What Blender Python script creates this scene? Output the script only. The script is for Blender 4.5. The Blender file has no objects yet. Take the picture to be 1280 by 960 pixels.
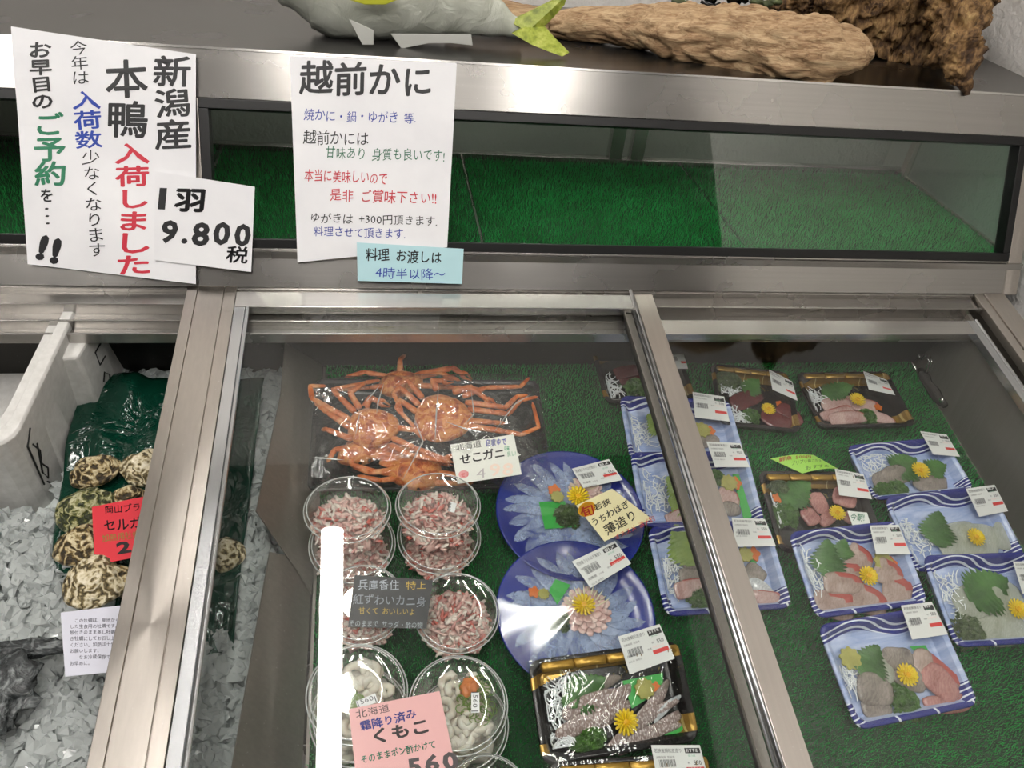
import bpy, math, random
import numpy as np
from mathutils import Vector, Matrix, noise
random.seed(7); np.random.seed(7)
SC = bpy.context.scene
COL = SC.collection
PI = math.pi
S = 1.15
# ------------------------------------------------------------------ camera and the three frames
FPX = 997.93555
RM = Matrix(((0.9853815379689309, -0.010682913012358162, 0.17002676259799412),
             (-0.11943288312114742, -0.7550237805761124, 0.6447285298433169),
             (0.12148667029495296, -0.6556103767742888, -0.7452623852084045)))   # camera (x right, y down, z forward) -> lid frame
CAM_L = Vector((-0.17010951, -0.72859433, 0.66348554)) * S
BE = math.radians(11.8988)
M_L = Matrix.Rotation(BE, 4, 'X')                       # sloped lid / display bed frame -> world
LEAN = math.radians(24.6468)
# panel frame: x along the case, y up the leaning panel, z out of it towards the customer
PUv = Vector((0, math.sin(LEAN), math.cos(LEAN)))
M_P = Matrix(((1, 0, 0, 0), (0, PUv.y, -PUv.z, 0), (0, PUv.z, PUv.y, 0), (0, 0, 0, 1)))
M_T = Matrix.Identity(4)
R3 = M_L.to_3x3()
CAM_W = R3 @ CAM_L
RW = R3 @ RM

def ray(px, py):
    return (RW @ Vector((px - 640, py - 480, FPX))).normalized()

def hit(px, py, M, z=0.0):
    """photo pixel -> point in frame M, on that frame's plane at height z"""
    Mi = M.inverted()
    o = Mi @ CAM_W; d = Mi.to_3x3() @ ray(px, py)
    return o + d * ((z - o.z) / d.z)

def LQ(px, py, z=0.0): return hit(px, py, M_L, z)
def PQ(px, py, z=0.0): return hit(px, py, M_P, z)
def TQ(px, py, z): return hit(px, py, M_T, z)

# ------------------------------------------------------------------ materials
def hexc(h):
    h = h.lstrip('#'); c = [int(h[i:i + 2], 16) / 255 for i in (0, 2, 4)]
    return tuple((x / 12.92 if x <= 0.04045 else ((x + 0.055) / 1.055) ** 2.4) for x in c) + (1,)

class NT:
    def __init__(s, name):
        s.m = bpy.data.materials.new(name); s.m.use_nodes = True
        s.t = s.m.node_tree; s.t.nodes.clear()
        s.out = s.t.nodes.new('ShaderNodeOutputMaterial')
    def n(s, ty, **k):
        nd = s.t.nodes.new('ShaderNode' + ty)
        for a, v in k.items():
            if a.startswith('i_'):
                nd.inputs[a[2:].replace('_', ' ')].default_value = v
            else: setattr(nd, a, v)
        return nd
    def l(s, a, b): s.t.links.new(a, b)
    def math(s, op, a, b=None, c=None, clamp=False):
        nd = s.t.nodes.new('ShaderNodeMath'); nd.operation = op; nd.use_clamp = clamp
        for i, v in enumerate((a, b, c)):
            if v is None: continue
            if isinstance(v, (int, float)): nd.inputs[i].default_value = v
            else: s.l(v, nd.inputs[i])
        return nd.outputs[0]
    def mix(s, f, a, b):
        nd = s.t.nodes.new('ShaderNodeMix'); nd.data_type = 'RGBA'
        for i, v in ((0, f), (6, a), (7, b)):
            if isinstance(v, (int, float, tuple)): nd.inputs[i].default_value = v
            else: s.l(v, nd.inputs[i])
        return nd.outputs[2]
    def noise(s, scale, detail=3, vec=None, rough=.5, dist=0):
        nd = s.n('TexNoise'); nd.inputs['Scale'].default_value = scale; nd.inputs['Detail'].default_value = detail
        nd.inputs['Roughness'].default_value = rough; nd.inputs['Distortion'].default_value = dist
        if vec is not None: s.l(vec, nd.inputs['Vector'])
        return nd.outputs[0]
    def coord(s, scale=(1, 1, 1), kind='Object', rot=(0, 0, 0)):
        tc = s.n('TexCoord'); mp = s.n('Mapping'); mp.inputs['Scale'].default_value = scale; mp.inputs['Rotation'].default_value = rot
        s.l(tc.outputs[kind], mp.inputs[0]); return mp.outputs[0]
    def bump(s, h, strength=.3, dist=.001):
        nd = s.n('Bump'); nd.inputs['Strength'].default_value = strength; nd.inputs['Distance'].default_value = dist
        s.l(h, nd.inputs['Height']); return nd.outputs[0]
    def ramp(s, f, stops):
        nd = s.n('ValToRGB'); e = nd.color_ramp.elements
        e[0].position, e[0].color = stops[0]; e[1].position, e[1].color = stops[-1]
        for p, c in stops[1:-1]:
            q = e.new(p); q.color = c
        s.l(f, nd.inputs[0]); return nd.outputs[0]
    def bsdf(s, color=(.8, .8, .8, 1), rough=.5, metal=0, **k):
        b = s.n('BsdfPrincipled')
        for i, v in (('Base Color', color), ('Roughness', rough), ('Metallic', metal)):
            if isinstance(v, (int, float, tuple)): b.inputs[i].default_value = v
            else: s.l(v, b.inputs[i])
        for a, v in k.items():
            a = a.replace('_', ' ')
            if isinstance(v, (int, float, tuple)): b.inputs[a].default_value = v
            else: s.l(v, b.inputs[a])
        s.l(b.outputs[0], s.out.inputs[0]); return b

MATS = {}
def plain(name, col, rough=.5, metal=0, **k):
    if name in MATS: return MATS[name]
    t = NT(name); t.bsdf(hexc(col), rough, metal, **k); MATS[name] = t.m; return t.m

def noisy(name, cols, scale, rough=.5, bump=.2, bd=.001, detail=5, stretch=(1, 1, 1), metal=0, dist=0, kind='Object', **k):
    t = NT(name); v = t.coord(stretch, kind)
    f = t.noise(scale, detail, v, .6, dist)
    n = len(cols); st = [(.3 + .4 * i / (n - 1), hexc(c)) for i, c in enumerate(cols)]
    b = t.bsdf(t.ramp(f, st), rough, metal, **k)
    if bump: t.l(t.bump(f, bump, bd), b.inputs['Normal'])
    MATS[name] = t.m; return t.m

def steel(name, col, rough, along='x', streak=.10, metal=1.0):
    t = NT(name)
    sc = {'x': (3, 260, 260), 'y': (260, 3, 260), 'z': (260, 260, 3)}[along]
    f = t.noise(1, 4, t.coord(sc)); g = t.noise(9, 4, t.coord())
    c = hexc(col); dk = tuple(x * (1 - streak) for x in c[:3]) + (1,)
    fm = t.math('MULTIPLY', f, .55); fm = t.math('ADD', fm, t.math('MULTIPLY', g, .45))
    sp = t.noise(320, 2, t.coord())
    spk = t.math('MULTIPLY', t.math('GREATER_THAN', sp, .74), .35)
    base = t.mix(spk, t.ramp(fm, [(.35, dk), (.65, c)]), (.8, .8, .78, 1))
    r = t.math('ADD', t.math('MULTIPLY', g, .10), rough - .05)
    b = t.bsdf(base, r, metal)
    b.inputs['Anisotropic'].default_value = .75
    tg = t.n('Tangent', direction_type='RADIAL', axis={'x': 'X', 'y': 'Y', 'z': 'Z'}[along]); t.l(tg.outputs[0], b.inputs['Tangent'])
    t.l(t.bump(f, .02, .0004), b.inputs['Normal'])
    MATS[name] = t.m; return t.m

STEEL = steel('brushed_steel', '#b6b3af', .27)
STEELV = steel('brushed_steel_lengthwise', '#c9c2ba', .32, 'y')
STEELTOP = steel('worn_steel_top', '#858381', .26)
ALU = steel('aluminium_frame', '#d4d6d8', .24, 'y', .15)
ALUX = steel('aluminium_bar', '#d8d6d2', .24, 'x', .15)
TUB = steel('tub_steel', '#858079', .42, 'z', .15, .55)
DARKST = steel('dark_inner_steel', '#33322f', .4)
BLACKG = plain('black_gasket', '#0b0b0c', .35)
RUST = noisy('rusty_bolt', ['#5a3a22', '#8a6238'], 200, .6)

def film(name, tint=(1, 1, 1, 1), rough=.03, base=.05, wrinkle=0, wscale=25, milk=0, milkcol=(.9, .9, .9, 1)):
    t = NT(name)
    lw = t.n('LayerWeight'); lw.inputs['Blend'].default_value = .5
    f = t.math('POWER', lw.outputs['Facing'], 5.0)
    f = t.math('ADD', t.math('MULTIPLY', f, 1 - base), base, clamp=True)
    tr = t.n('BsdfTransparent'); tr.inputs[0].default_value = tint
    gl = t.n('BsdfAnisotropic'); gl.inputs['Roughness'].default_value = rough; gl.inputs[0].default_value = (1, 1, 1, 1)
    if wrinkle:
        a = t.noise(wscale, 3, t.coord((1, 1, 1)), .5, 1.5)
        ab = t.math('ABSOLUTE', t.math('SUBTRACT', a, .5))
        t.l(t.bump(t.math('POWER', ab, .6), wrinkle, .01), gl.inputs['Normal'])
    m = t.n('MixShader'); t.l(f, m.inputs[0]); t.l(tr.outputs[0], m.inputs[1]); t.l(gl.outputs[0], m.inputs[2])
    last = m
    if milk:
        d = t.n('BsdfDiffuse'); d.inputs[0].default_value = milkcol
        m2 = t.n('MixShader'); m2.inputs[0].default_value = milk; t.l(m.outputs[0], m2.inputs[1]); t.l(d.outputs[0], m2.inputs[2]); last = m2
    t.l(last.outputs[0], t.out.inputs[0]); MATS[name] = t.m; return t.m

GLASS = film('lid_glass', (.985, .995, .988, 1), .012, .030, milk=.0)
WGLASS = film('window_glass', (.94, .97, .95, 1), .012, .05)
GGLASS = film('green_side_glass', (.80, .90, .84, 1), .02, .08)
CLEAR = film('clear_cup_plastic', (.985, .99, .985, 1), .05, .09, milk=.012)
RIM = film('milky_highlight_plastic', (.9, .93, .92, 1), .08, .35, milk=.38, milkcol=(.85, .88, .87, 1))  # milky tone stands in for highlights on cup rims and bag creases
WRAP = film('cling_film', (1, 1, 1, 1), .045, .03, wrinkle=.10, wscale=18, milk=.0)
WRAP2 = film('crinkled_bag_film', (1, 1, 1, 1), .06, .10, wrinkle=1.0, wscale=12, milk=.03)
FISHWRAP = film('smooth_cling_film', (1, 1, 1, 1), .11, .075, milk=.0)

# ------------------------------------------------------------------ mesh builder
class MB:
    def __init__(s): s.v = []; s.f = []; s.m = []; s.uv = {}
    def add(s, vs, fs, mi=0, M=None):
        o = len(s.v)
        s.v += [tuple(M @ Vector(v)) for v in vs] if M else [tuple(v) for v in vs]
        s.f += [tuple(i + o for i in f) for f in fs]; s.m += [mi] * len(fs)
        return o
    def box(s, a, b, mi=0, M=None):
        (x0, y0, z0), (x1, y1, z1) = a, b
        vs = [(x, y, z) for z in (z0, z1) for y in (y0, y1) for x in (x0, x1)]
        s.add(vs, [(0, 2, 3, 1), (4, 5, 7, 6), (0, 1, 5, 4), (2, 6, 7, 3), (0, 4, 6, 2), (1, 3, 7, 5)], mi, M)
    def prism(s, pts, z0, z1, mi=0, M=None):
        n = len(pts)
        vs = [(x, y, z0) for x, y in pts] + [(x, y, z1) for x, y in pts]
        s.add(vs, [tuple(range(n))[::-1], tuple(range(n, 2 * n))] + [(i, (i + 1) % n, n + (i + 1) % n, n + i) for i in range(n)], mi, M)
    def profx(s, pts, x0, x1, mi=0, M=None):
        """outline in y,z extruded along x"""
        n = len(pts)
        vs = [(x0, y, z) for y, z in pts] + [(x1, y, z) for y, z in pts]
        s.add(vs, [tuple(range(n))[::-1], tuple(range(n, 2 * n))] + [(i, (i + 1) % n, n + (i + 1) % n, n + i) for i in range(n)], mi, M)
    def profy(s, pts, y0, y1, mi=0, M=None):
        n = len(pts)
        vs = [(x, y0, z) for x, z in pts] + [(x, y1, z) for x, z in pts]
        s.add(vs, [tuple(range(n)), tuple(range(n, 2 * n))[::-1]] + [(i, n + i, n + (i + 1) % n, (i + 1) % n) for i in range(n)], mi, M)
    def tube(s, pts, r, seg=6, mi=0, M=None, flat=1.0, cap=True):
        pts = [Vector(p) for p in pts]; n = len(pts)
        if not hasattr(r, '__len__'): r = [r] * n
        vs = []
        up = Vector((0, 0, 1))
        for i, p in enumerate(pts):
            d = (pts[min(i + 1, n - 1)] - pts[max(i - 1, 0)])
            if d.length < 1e-9: d = Vector((1, 0, 0))
            d.normalize()
            a = d.cross(up)
            if a.length < .05: a = d.cross(Vector((1, 0, 0)))
            a.normalize(); b = a.cross(d)
            for k in range(seg):
                t = 2 * PI * k / seg
                vs.append(p + a * (math.cos(t) * r[i]) + b * (math.sin(t) * r[i] * flat))
        fs = [(i * seg + k, i * seg + (k + 1) % seg, (i + 1) * seg + (k + 1) % seg, (i + 1) * seg + k) for i in range(n - 1) for k in range(seg)]
        if cap: fs += [tuple(range(seg))[::-1], tuple(range((n - 1) * seg, n * seg))]
        s.add(vs, fs, mi, M)
    def lathe(s, prof, seg=40, mi=0, M=None, close=False):
        n = len(prof); vs = [(r * math.cos(2 * PI * k / seg), r * math.sin(2 * PI * k / seg), z) for r, z in prof for k in range(seg)]
        fs = [(i * seg + k, i * seg + (k + 1) % seg, (i + 1) * seg + (k + 1) % seg, (i + 1) * seg + k) for i in range(n - 1) for k in range(seg)]
        if close: fs += [tuple(range(seg))[::-1], tuple(range((n - 1) * seg, n * seg))]
        s.add(vs, fs, mi, M)
    def grid(s, fn, nu, nv, mi=0, M=None, mf=None):
        vs = [fn(i / nu, j / nv) for j in range(nv + 1) for i in range(nu + 1)]
        fs = [(j * (nu + 1) + i, j * (nu + 1) + i + 1, (j + 1) * (nu + 1) + i + 1, (j + 1) * (nu + 1) + i) for j in range(nv) for i in range(nu)]
        s.add(vs, fs, mi, M)
        if mf: s.m[-len(fs):] = [mf((i + .5) / nu, (j + .5) / nv) for j in range(nv) for i in range(nu)]
    def blob(s, c, r, nz=0, nf=20, seg=12, rings=8, mi=0, M=None, seed=0, R=None):
        c = Vector(c); r = Vector(r if hasattr(r, '__len__') else (r, r, r)); vs = []
        for j in range(rings + 1):
            ph = PI * j / rings
            for i in range(seg):
                th = 2 * PI * i / seg
                u = Vector((math.sin(ph) * math.cos(th), math.sin(ph) * math.sin(th), math.cos(ph)))
                k = 1 + nz * noise.noise(u * nf * .1 + Vector((seed, seed * 2.3, 0)))
                p = Vector((u.x * r.x, u.y * r.y, u.z * r.z)) * k
                if R: p = R @ p
                vs.append(c + p)
        fs = [(j * seg + i, (j + 1) * seg + i, (j + 1) * seg + (i + 1) % seg, j * seg + (i + 1) % seg) for j in range(rings) for i in range(seg)]
        s.add(vs, fs, mi, M)
    def build(s, name, mats, parent=None, smooth=False, M=None, bevel=0, local=None, auto=None):
        me = bpy.data.meshes.new(name)
        vs = s.v
        if local is not None: vs = [tuple(local @ Vector(v)) for v in vs]
        me.from_pydata(vs, [], s.f)
        for m in (mats if isinstance(mats, (list, tuple)) else [mats]): me.materials.append(m)
        if any(s.m): me.polygons.foreach_set('material_index', s.m)
        if smooth: me.polygons.foreach_set('use_smooth', [True] * len(s.f))
        me.validate(); me.update()
        o = bpy.data.objects.new(name, me); COL.objects.link(o)
        if parent: o.parent = parent
        if M is not None: o.matrix_world = M
        if bevel:
            b = o.modifiers.new('edge', 'BEVEL'); b.width = bevel; b.segments = 2; b.limit_method = 'ANGLE'
        return o

def tag(o, label, cat, group=None, kind=None):
    if label: o['label'] = label
    if cat: o['category'] = cat
    if group: o['group'] = group
    if kind: o['kind'] = kind
    return o
PM = {}
def empty(name, M, label=None, cat=None, group=None, kind=None):
    o = bpy.data.objects.new(name, None); COL.objects.link(o); o.empty_display_size = .02
    o.matrix_world = M; PM[o.name] = M.copy(); tag(o, label, cat, group, kind); return o
def put(o, M):
    o.matrix_world = M; return o
def T(x, y, z, rz=0): return Matrix.Translation((x, y, z)) @ Matrix.Rotation(rz, 4, 'Z')

# ------------------------------------------------------------------ writing
_fc = bpy.data.curves.new('glyphs', 'FONT'); _fo = bpy.data.objects.new('glyphs', _fc); COL.objects.link(_fo)
_fc.resolution_u = 2; _fc.size = 1.0; _fc.fill_mode = 'BOTH'
GL = {}
def glyph(ch, wt):
    k = (ch, round(wt, 3))
    if k in GL: return GL[k]
    _fc.body = ch; _fc.offset = wt
    dg = bpy.context.evaluated_depsgraph_get(); dg.update()
    me = bpy.data.meshes.new_from_object(_fo.evaluated_get(dg))
    vs = [(v.co.x, v.co.y) for v in me.vertices]; fs = [tuple(p.vertices) for p in me.polygons]
    bpy.data.meshes.remove(me)
    cj = ord(ch) > 0x2000
    if vs:
        xs = [v[0] for v in vs]; x0, x1 = min(xs), max(xs)
    else: x0, x1 = 0, .4
    if not cj: vs = [(x - x0 + .05, y) for x, y in vs]; adv = x1 - x0 + .12
    else: adv = 1.0
    GL[k] = (vs, fs, adv); return GL[k]

def inv_bilinear(Q, x, y):
    u = v = .5
    (ax, ay), (bx, by), (cx, cy), (dx, dy) = Q          # TL TR BR BL
    for _ in range(12):
        X = (1 - u) * (1 - v) * ax + u * (1 - v) * bx + u * v * cx + (1 - u) * v * dx
        Y = (1 - u) * (1 - v) * ay + u * (1 - v) * by + u * v * cy + (1 - u) * v * dy
        Xu = (1 - v) * (bx - ax) + v * (cx - dx); Xv = (1 - u) * (dx - ax) + u * (cx - bx)
        Yu = (1 - v) * (by - ay) + v * (cy - dy); Yv = (1 - u) * (dy - ay) + u * (cy - by)
        D = Xu * Yv - Xv * Yu; ex, ey = x - X, y - Y
        u += (ex * Yv - ey * Xv) / D; v += (Xu * ey - Yu * ex) / D
    return u, v

def card(name, Q, frame, zs, paper, items=(), org=(0, 0, 1), bend=0, th=.0005, parent=None, label=None, cat=None, group=None, jit=1.0, wrinkle=0, rects=()):
    """flat sheet whose corners lie where the photo shows them on the surface it rests on, with its writing on top
       items: (text, x, y, w, h, ink, weight, mode, angle)  in pixels of the crop org=(ox,oy,scale)"""
    if org is None: ox, oy, sc = 0, 0, 1
    else: ox, oy, sc = org
    P3 = [hit(q[0], q[1], frame, z) for q, z in zip(Q, zs)]
    inks = []
    def ink(h):
        if h not in inks: inks.append(h)
        return inks.index(h) + 1
    nrm = ((P3[1] - P3[0]).cross(P3[3] - P3[0])).normalized()
    if nrm.z < 0: nrm = -nrm
    wd = (P3[1] - P3[0]).length; hd = (P3[3] - P3[0]).length
    sd = random.random() * 50
    def pos(u, v, off):
        p = P3[0] * ((1 - u) * (1 - v)) + P3[1] * (u * (1 - v)) + P3[2] * (u * v) + P3[3] * ((1 - u) * v)
        b = bend * math.sin(PI * max(0, min(1, u))) * wd
        if wrinkle: b += wrinkle * noise.noise(Vector((u * 3, v * 3.5, sd))) * wd
        return p + nrm * (off + b)
    c = P3[0] * .25 + P3[1] * .25 + P3[2] * .25 + P3[3] * .25
    mb = MB(); N = 10
    mb.grid(lambda u, v: pos(u, 1 - v, th) - c, N, N)
    mb.grid(lambda u, v: pos(1 - u, 1 - v, 0) - c, N, N)
    for a, b_ in (((0, 0), (1, 0)), ((1, 0), (1, 1)), ((1, 1), (0, 1)), ((0, 1), (0, 0))):
        for k in range(N):
            t0, t1 = k / N, (k + 1) / N
            p = [(a[0] + (b_[0] - a[0]) * t, a[1] + (b_[1] - a[1]) * t) for t in (t0, t1)]
            mb.add([pos(*p[0], 0) - c, pos(*p[1], 0) - c, pos(*p[1], th) - c, pos(*p[0], th) - c], [(0, 1, 2, 3)])
    # bars and patches printed on the sheet: (x0,y0,x1,y1,ink) in uv 0..1
    for u0, v0, u1, v1, h in rects:
        n_ = 4
        mb.grid(lambda a, b: pos(u0 + (u1 - u0) * a, v1 + (v0 - v1) * b, th + .00025) - c, n_, 1, ink(h))
    rnd = random.Random(hash(name) % 1000 if False else len(items) + 3)
    k_off = 0
    for it in items:
        txt, x, y, w, h, col, wt, mode, ang = it
        ca, sa = math.cos(math.radians(ang)), math.sin(math.radians(ang))
        cx = 0.0; cy = 0.0; mi = ink(col); k_off += 1
        for ch in txt:
            if ch == ' ':
                if mode == 'v': cy += h * .5
                else: cx += w * .5
                continue
            vs0, fs, adv = glyph(ch, wt if ord(ch) < 0x2000 else min(wt, .003))
            k_ = wt * 1.5
            shifts = [(0, 0)] if wt < .004 or ord(ch) < 0x2000 else [(k_, k_ * .4), (-k_, -k_ * .4), (k_ * .4, -k_), (-k_ * .4, k_)]
            ja = rnd.uniform(-.06, .06) * jit; js = 1 + rnd.uniform(-.06, .06) * jit; jy = rnd.uniform(-.05, .05) * jit
            cja, sja = math.cos(ja), math.sin(ja); out = []
            for gx, gy in [(a_ + sx_, b_ + sy_) for sx_, sy_ in shifts for a_, b_ in vs0]:
                if not (mode == 'v'): gx0, gy0 = gx - adv / 2, gy - .38
                else: gx0, gy0 = gx - adv / 2, gy - .38
                a = (gx0 * cja - gy0 * sja) * js; b = (gx0 * sja + gy0 * cja) * js + .06 * a * jit * (mode != 'v')
                # local text coordinates, x right, y down
                if mode == 'v': lx, ly = w / 2 + a * w, cy + h / 2 - (b + jy * 0) * h
                else: lx, ly = cx + adv * w / 2 + a * w, h / 2 - (b + jy) * h
                X = x + lx * ca - ly * sa; Y = y + lx * sa + ly * ca
                if org is None: u, v = X / 100, Y / 100 * wd / hd
                else: u, v = inv_bilinear(Q, ox + X / sc, oy + Y / sc)
                out.append(pos(u, v, th + .0003 + .00002 * k_off) - c)
            mb.add(out, [tuple(i + q_ * len(vs0) for i in f) for q_ in range(len(shifts)) for f in fs], mi)
            if mode == 'v': cy += h
            else: cx += adv * w
    mats = [paper] + [plain('ink_' + h.strip('#'), h, .45) for h in inks]
    o = mb.build(name, mats, None)
    Mo = frame @ Matrix.Translation(c)
    if parent:
        o.parent = parent; o.matrix_basis = PM[parent.name].inverted() @ Mo
        if label: o['label'] = label
    else:
        o.matrix_world = Mo; tag(o, label, cat, group)
    return o

PAPER = noisy('white_paper', ['#e4e4e8', '#f2f2f4'], 6, .55, .15, .002)
PAPERM = {}
def paper(h):
    if h not in PAPERM: PAPERM[h] = plain('card_' + h.strip('#'), h, .5)
    return PAPERM[h]

# ================================================================== ROOM
WALLM = None
def wall_mat():
    t = NT('embossed_white_wall'); v = t.coord()
    a = t.noise(42, 5, v, .6, .4); b_ = t.noise(160, 3, v)
    h = t.math('ADD', a, t.math('MULTIPLY', b_, .4))
    b = t.bsdf(t.mix(t.noise(3, 3, v), hexc('#dbd8d4'), hexc('#e8e5e1')), .8)
    t.l(t.bump(h, .8, .006), b.inputs['Normal']); return t.m
WALLM = wall_mat()
FLOORM = noisy('grey_vinyl_floor', ['#6d6a65', '#8a867f'], 8, .5, .05)
CEILM = plain('ceiling_grey', '#777573', .9)
ROOMM = plain('shop_wall_paint', '#6b6966', .85)
GZ = -.85
def room_box(name, a, b, m):
    mb = MB(); mb.box(a, b); o = mb.build(name, m); o['kind'] = 'structure'; return o
room_box('floor', (-3, -5.0, GZ - .05), (4.5, .56, GZ), FLOORM)
room_box('ceiling', (-3, -5.0, 1.75), (4.5, .56, 1.8), CEILM)
room_box('wall_back', (-3, .505, GZ), (4.5, .56, 1.75), WALLM)
room_box('wall_right', (.862, -1.08, GZ), (.95, .505, 1.75), WALLM)
room_box('wall_left', (-3.05, -5.0, GZ), (-3, .56, 1.75), ROOMM)
room_box('wall_front', (-3, -5.05, GZ), (4.5, -5.0, 1.75), ROOMM)
room_box('wall_far_right', (4.5, -5.0, GZ), (4.55, .56, 1.75), ROOMM)

def emis(name, col, st):
    t = NT(name); e = t.n('Emission'); e.inputs[0].default_value = hexc(col); e.inputs[1].default_value = st
    t.l(e.outputs[0], t.out.inputs[0]); return t.m
TUBEM = emis('lamp_tube_glow', '#fffaf4', 38)
HOUS = plain('lamp_housing', '#e8e8e6', .4)
def batten(x, y0, y1, z, label, r=.036):
    e = empty('ceiling_lamp', Matrix.Translation((x, (y0 + y1) / 2, 1.75)), label, 'lamp', 'ceiling tube lamps')
    h = (y1 - y0) / 2
    mb = MB(); mb.profy([(-.05, 0), (.05, 0), (.03, -(1.75 - z) + .02), (-.03, -(1.75 - z) + .02)], -h - .03, h + .03); mb.build('housing', HOUS, e, bevel=.003)
    mb = MB(); mb.tube([(0, -h, z - 1.75), (0, h, z - 1.75)], r, 16); mb.build('tube', TUBEM, e, smooth=True)
batten(-.338, -1.0, .235, 1.69, 'ceiling tube lamp reflected in the left glass lid')
batten(.50, -2.25, -1.05, 1.69, 'ceiling tube lamp reflected in the steel band below the driftwood')
batten(-1.5, -2.2, -.5, 1.69, 'unseen ceiling lamp added for fill light at the far left of the shop')  # added fill, out of view and out of the lid reflections
batten(-1.25, -1.85, -1.15, 1.69, 'unseen short lamp added for front light behind the customer, leftmost of three')  # this and the next two are added to light the goods from the front
batten(-.42, -1.85, -1.15, 1.69, 'unseen short lamp added for front light behind the customer, in the middle of three')
batten(-.08, -1.85, -1.15, 1.69, 'unseen short lamp added for front light behind the customer, rightmost of three')
batten(2.1, -3.2, -1.8, 1.69, 'unseen ceiling lamp added for fill light at the far right beyond the side wall')  # added fill for the right side, never in view

# ================================================================== SHOWCASE BODY
case = empty('refrigerated_showcase', Matrix.Identity(4), 'long stainless steel refrigerated fish showcase with windowed upper deck and open bed', 'showcase')
def cpart(mb, name, m, frame=M_T, **k):
    return mb.build(name, m, case, local=frame, **k)
XL = -1.25
mb = MB(); mb.box((XL, .2415, -.018), (.85, .3025, 0)); cpart(mb, 'upper_steel_band', STEEL, M_P, bevel=.0012)
mb = MB(); mb.box((XL, 0, -.018), (.797, .053, 0)); cpart(mb, 'lower_steel_band', STEEL, M_P, bevel=.001)
mb = MB(); mb.box((-.505, .053, -.018), (-.414, .2415, 0)); cpart(mb, 'mullion', STEELV, M_P, bevel=.001)
mb = MB(); mb.box((.7975, .0, -.018), (.822, .2412, 0.0005)); cpart(mb, 'end_stile', STEELV, M_P, bevel=.001)
mb = MB(); mb.box((XL, .126, .263), (.855, .503, .2752)); cpart(mb, 'top_shelf', STEELTOP, bevel=.001)
mb = MB(); mb.box((XL, .3005, -.004), (.85, .3035, .0012)); cpart(mb, 'shelf_edge', ALUX, M_P)
def ring(mb, x0, x1, y0, y1, w, z0, z1):
    mb.box((x0, y0, z0), (x1, y0 + w, z1)); mb.box((x0, y1 - w, z0), (x1, y1, z1))
    mb.box((x0, y0 + w, z0), (x0 + w, y1 - w, z1)); mb.box((x1 - w, y0 + w, z0), (x1, y1 - w, z1))
for x0, x1 in ((XL, -.505), (-.414, .7975)):
    mb = MB(); ring(mb, x0, x1, .053, .2415, .0125, -.02, .0015); f_ = cpart(mb, 'window_gasket', BLACKG, M_P, bevel=.001)
    mb = MB(); mb.box((x0 + .012, .065, -.012), (x1 - .012, .229, -.008)); g_ = mb.build('window_pane', WGLASS, f_, local=M_P)
# deck inside the upper windows
mb = MB(); mb.box((XL, .016, .036), (.822, .376, .046)); cpart(mb, 'upper_deck', STEEL)
mb = MB(); mb.box((XL, .373, .046), (.822, .377, .263)); cpart(mb, 'back_pane', WGLASS)
mb = MB()
mb.box((XL, .366, .046), (.822, .384, .058)); mb.box((XL, .366, .252), (.822, .384, .263))
for xx in (-.215, .235, .275): mb.box((xx - .012, .364, .058), (xx + .012, .386, .252))
cpart(mb, 'back_door_frame', ALUX, bevel=.001)
mb = MB(); mb.profx([(.03, .046), (.372, .046), (.372, .263), (.125, .263)], .814, .818); cpart(mb, 'end_pane', GGLASS)
mb = MB(); mb.box((.806, .355, .046), (.818, .371, .263)); mb.box((.808, .03, .046), (.814, .371, .051)); cpart(mb, 'end_pane_frame', STEELV, bevel=.001)
mb = MB(); mb.tube([(-.40, .158, .252), (.78, .158, .252)], .006, 10); cpart(mb, 'deck_fill_lamp', emis('deck_fill_glow', '#fffaf2', 12), smooth=True)  # hidden tube added to brighten the turf and back of the deck
# track the lids slide in, stepping down towards the customer
mb = MB()
mb.box((XL, -.030, -.05), (.742, -.0005, -.006)); mb.box((XL, -.0045, -.006), (.742, -.0005, .0005)); mb.box((XL, -.033, -.05), (.742, -.0295, -.001))
mb.box((XL, -.050, -.036), (.742, -.033, -.019)); mb.box((XL, -.052, -.036), (.742, -.0495, -.0125))
mb.box((XL, -.066, -.036), (.742, -.052, -.027)); mb.box((XL, -.0685, -.037), (.742, -.0655, -.020))
cpart(mb, 'lid_track', STEEL, M_L, bevel=.0006)
# broad rail between the open ice bin and the lids
mb = MB()
mb.box((-.4395, -.80, -.03), (-.4262, -.001, .0025)); mb.box((-.4252, -.80, -.03), (-.3922, -.001, .003)); mb.box((-.3912, -.80, -.03), (-.3765, -.001, .0028))
mb.box((-.4265, -.80, -.03), (-.3765, -.001, .0005))
cpart(mb, 'bin_divider_rail', STEELV, M_L, bevel=.0006)
mb = MB()
mb.box((.728, -.80, -.05), (.7455, -.001, -.012)); cpart(mb, 'side_channel', DARKST, M_L)
mb = MB(); mb.box((.745, -.80, -.06), (.7605, -.0005, .001)); mb.box((.7612, -.80, -.06), (.797, -.0005, .003)); cpart(mb, 'side_rail', STEELV, M_L, bevel=.0008)
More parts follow.
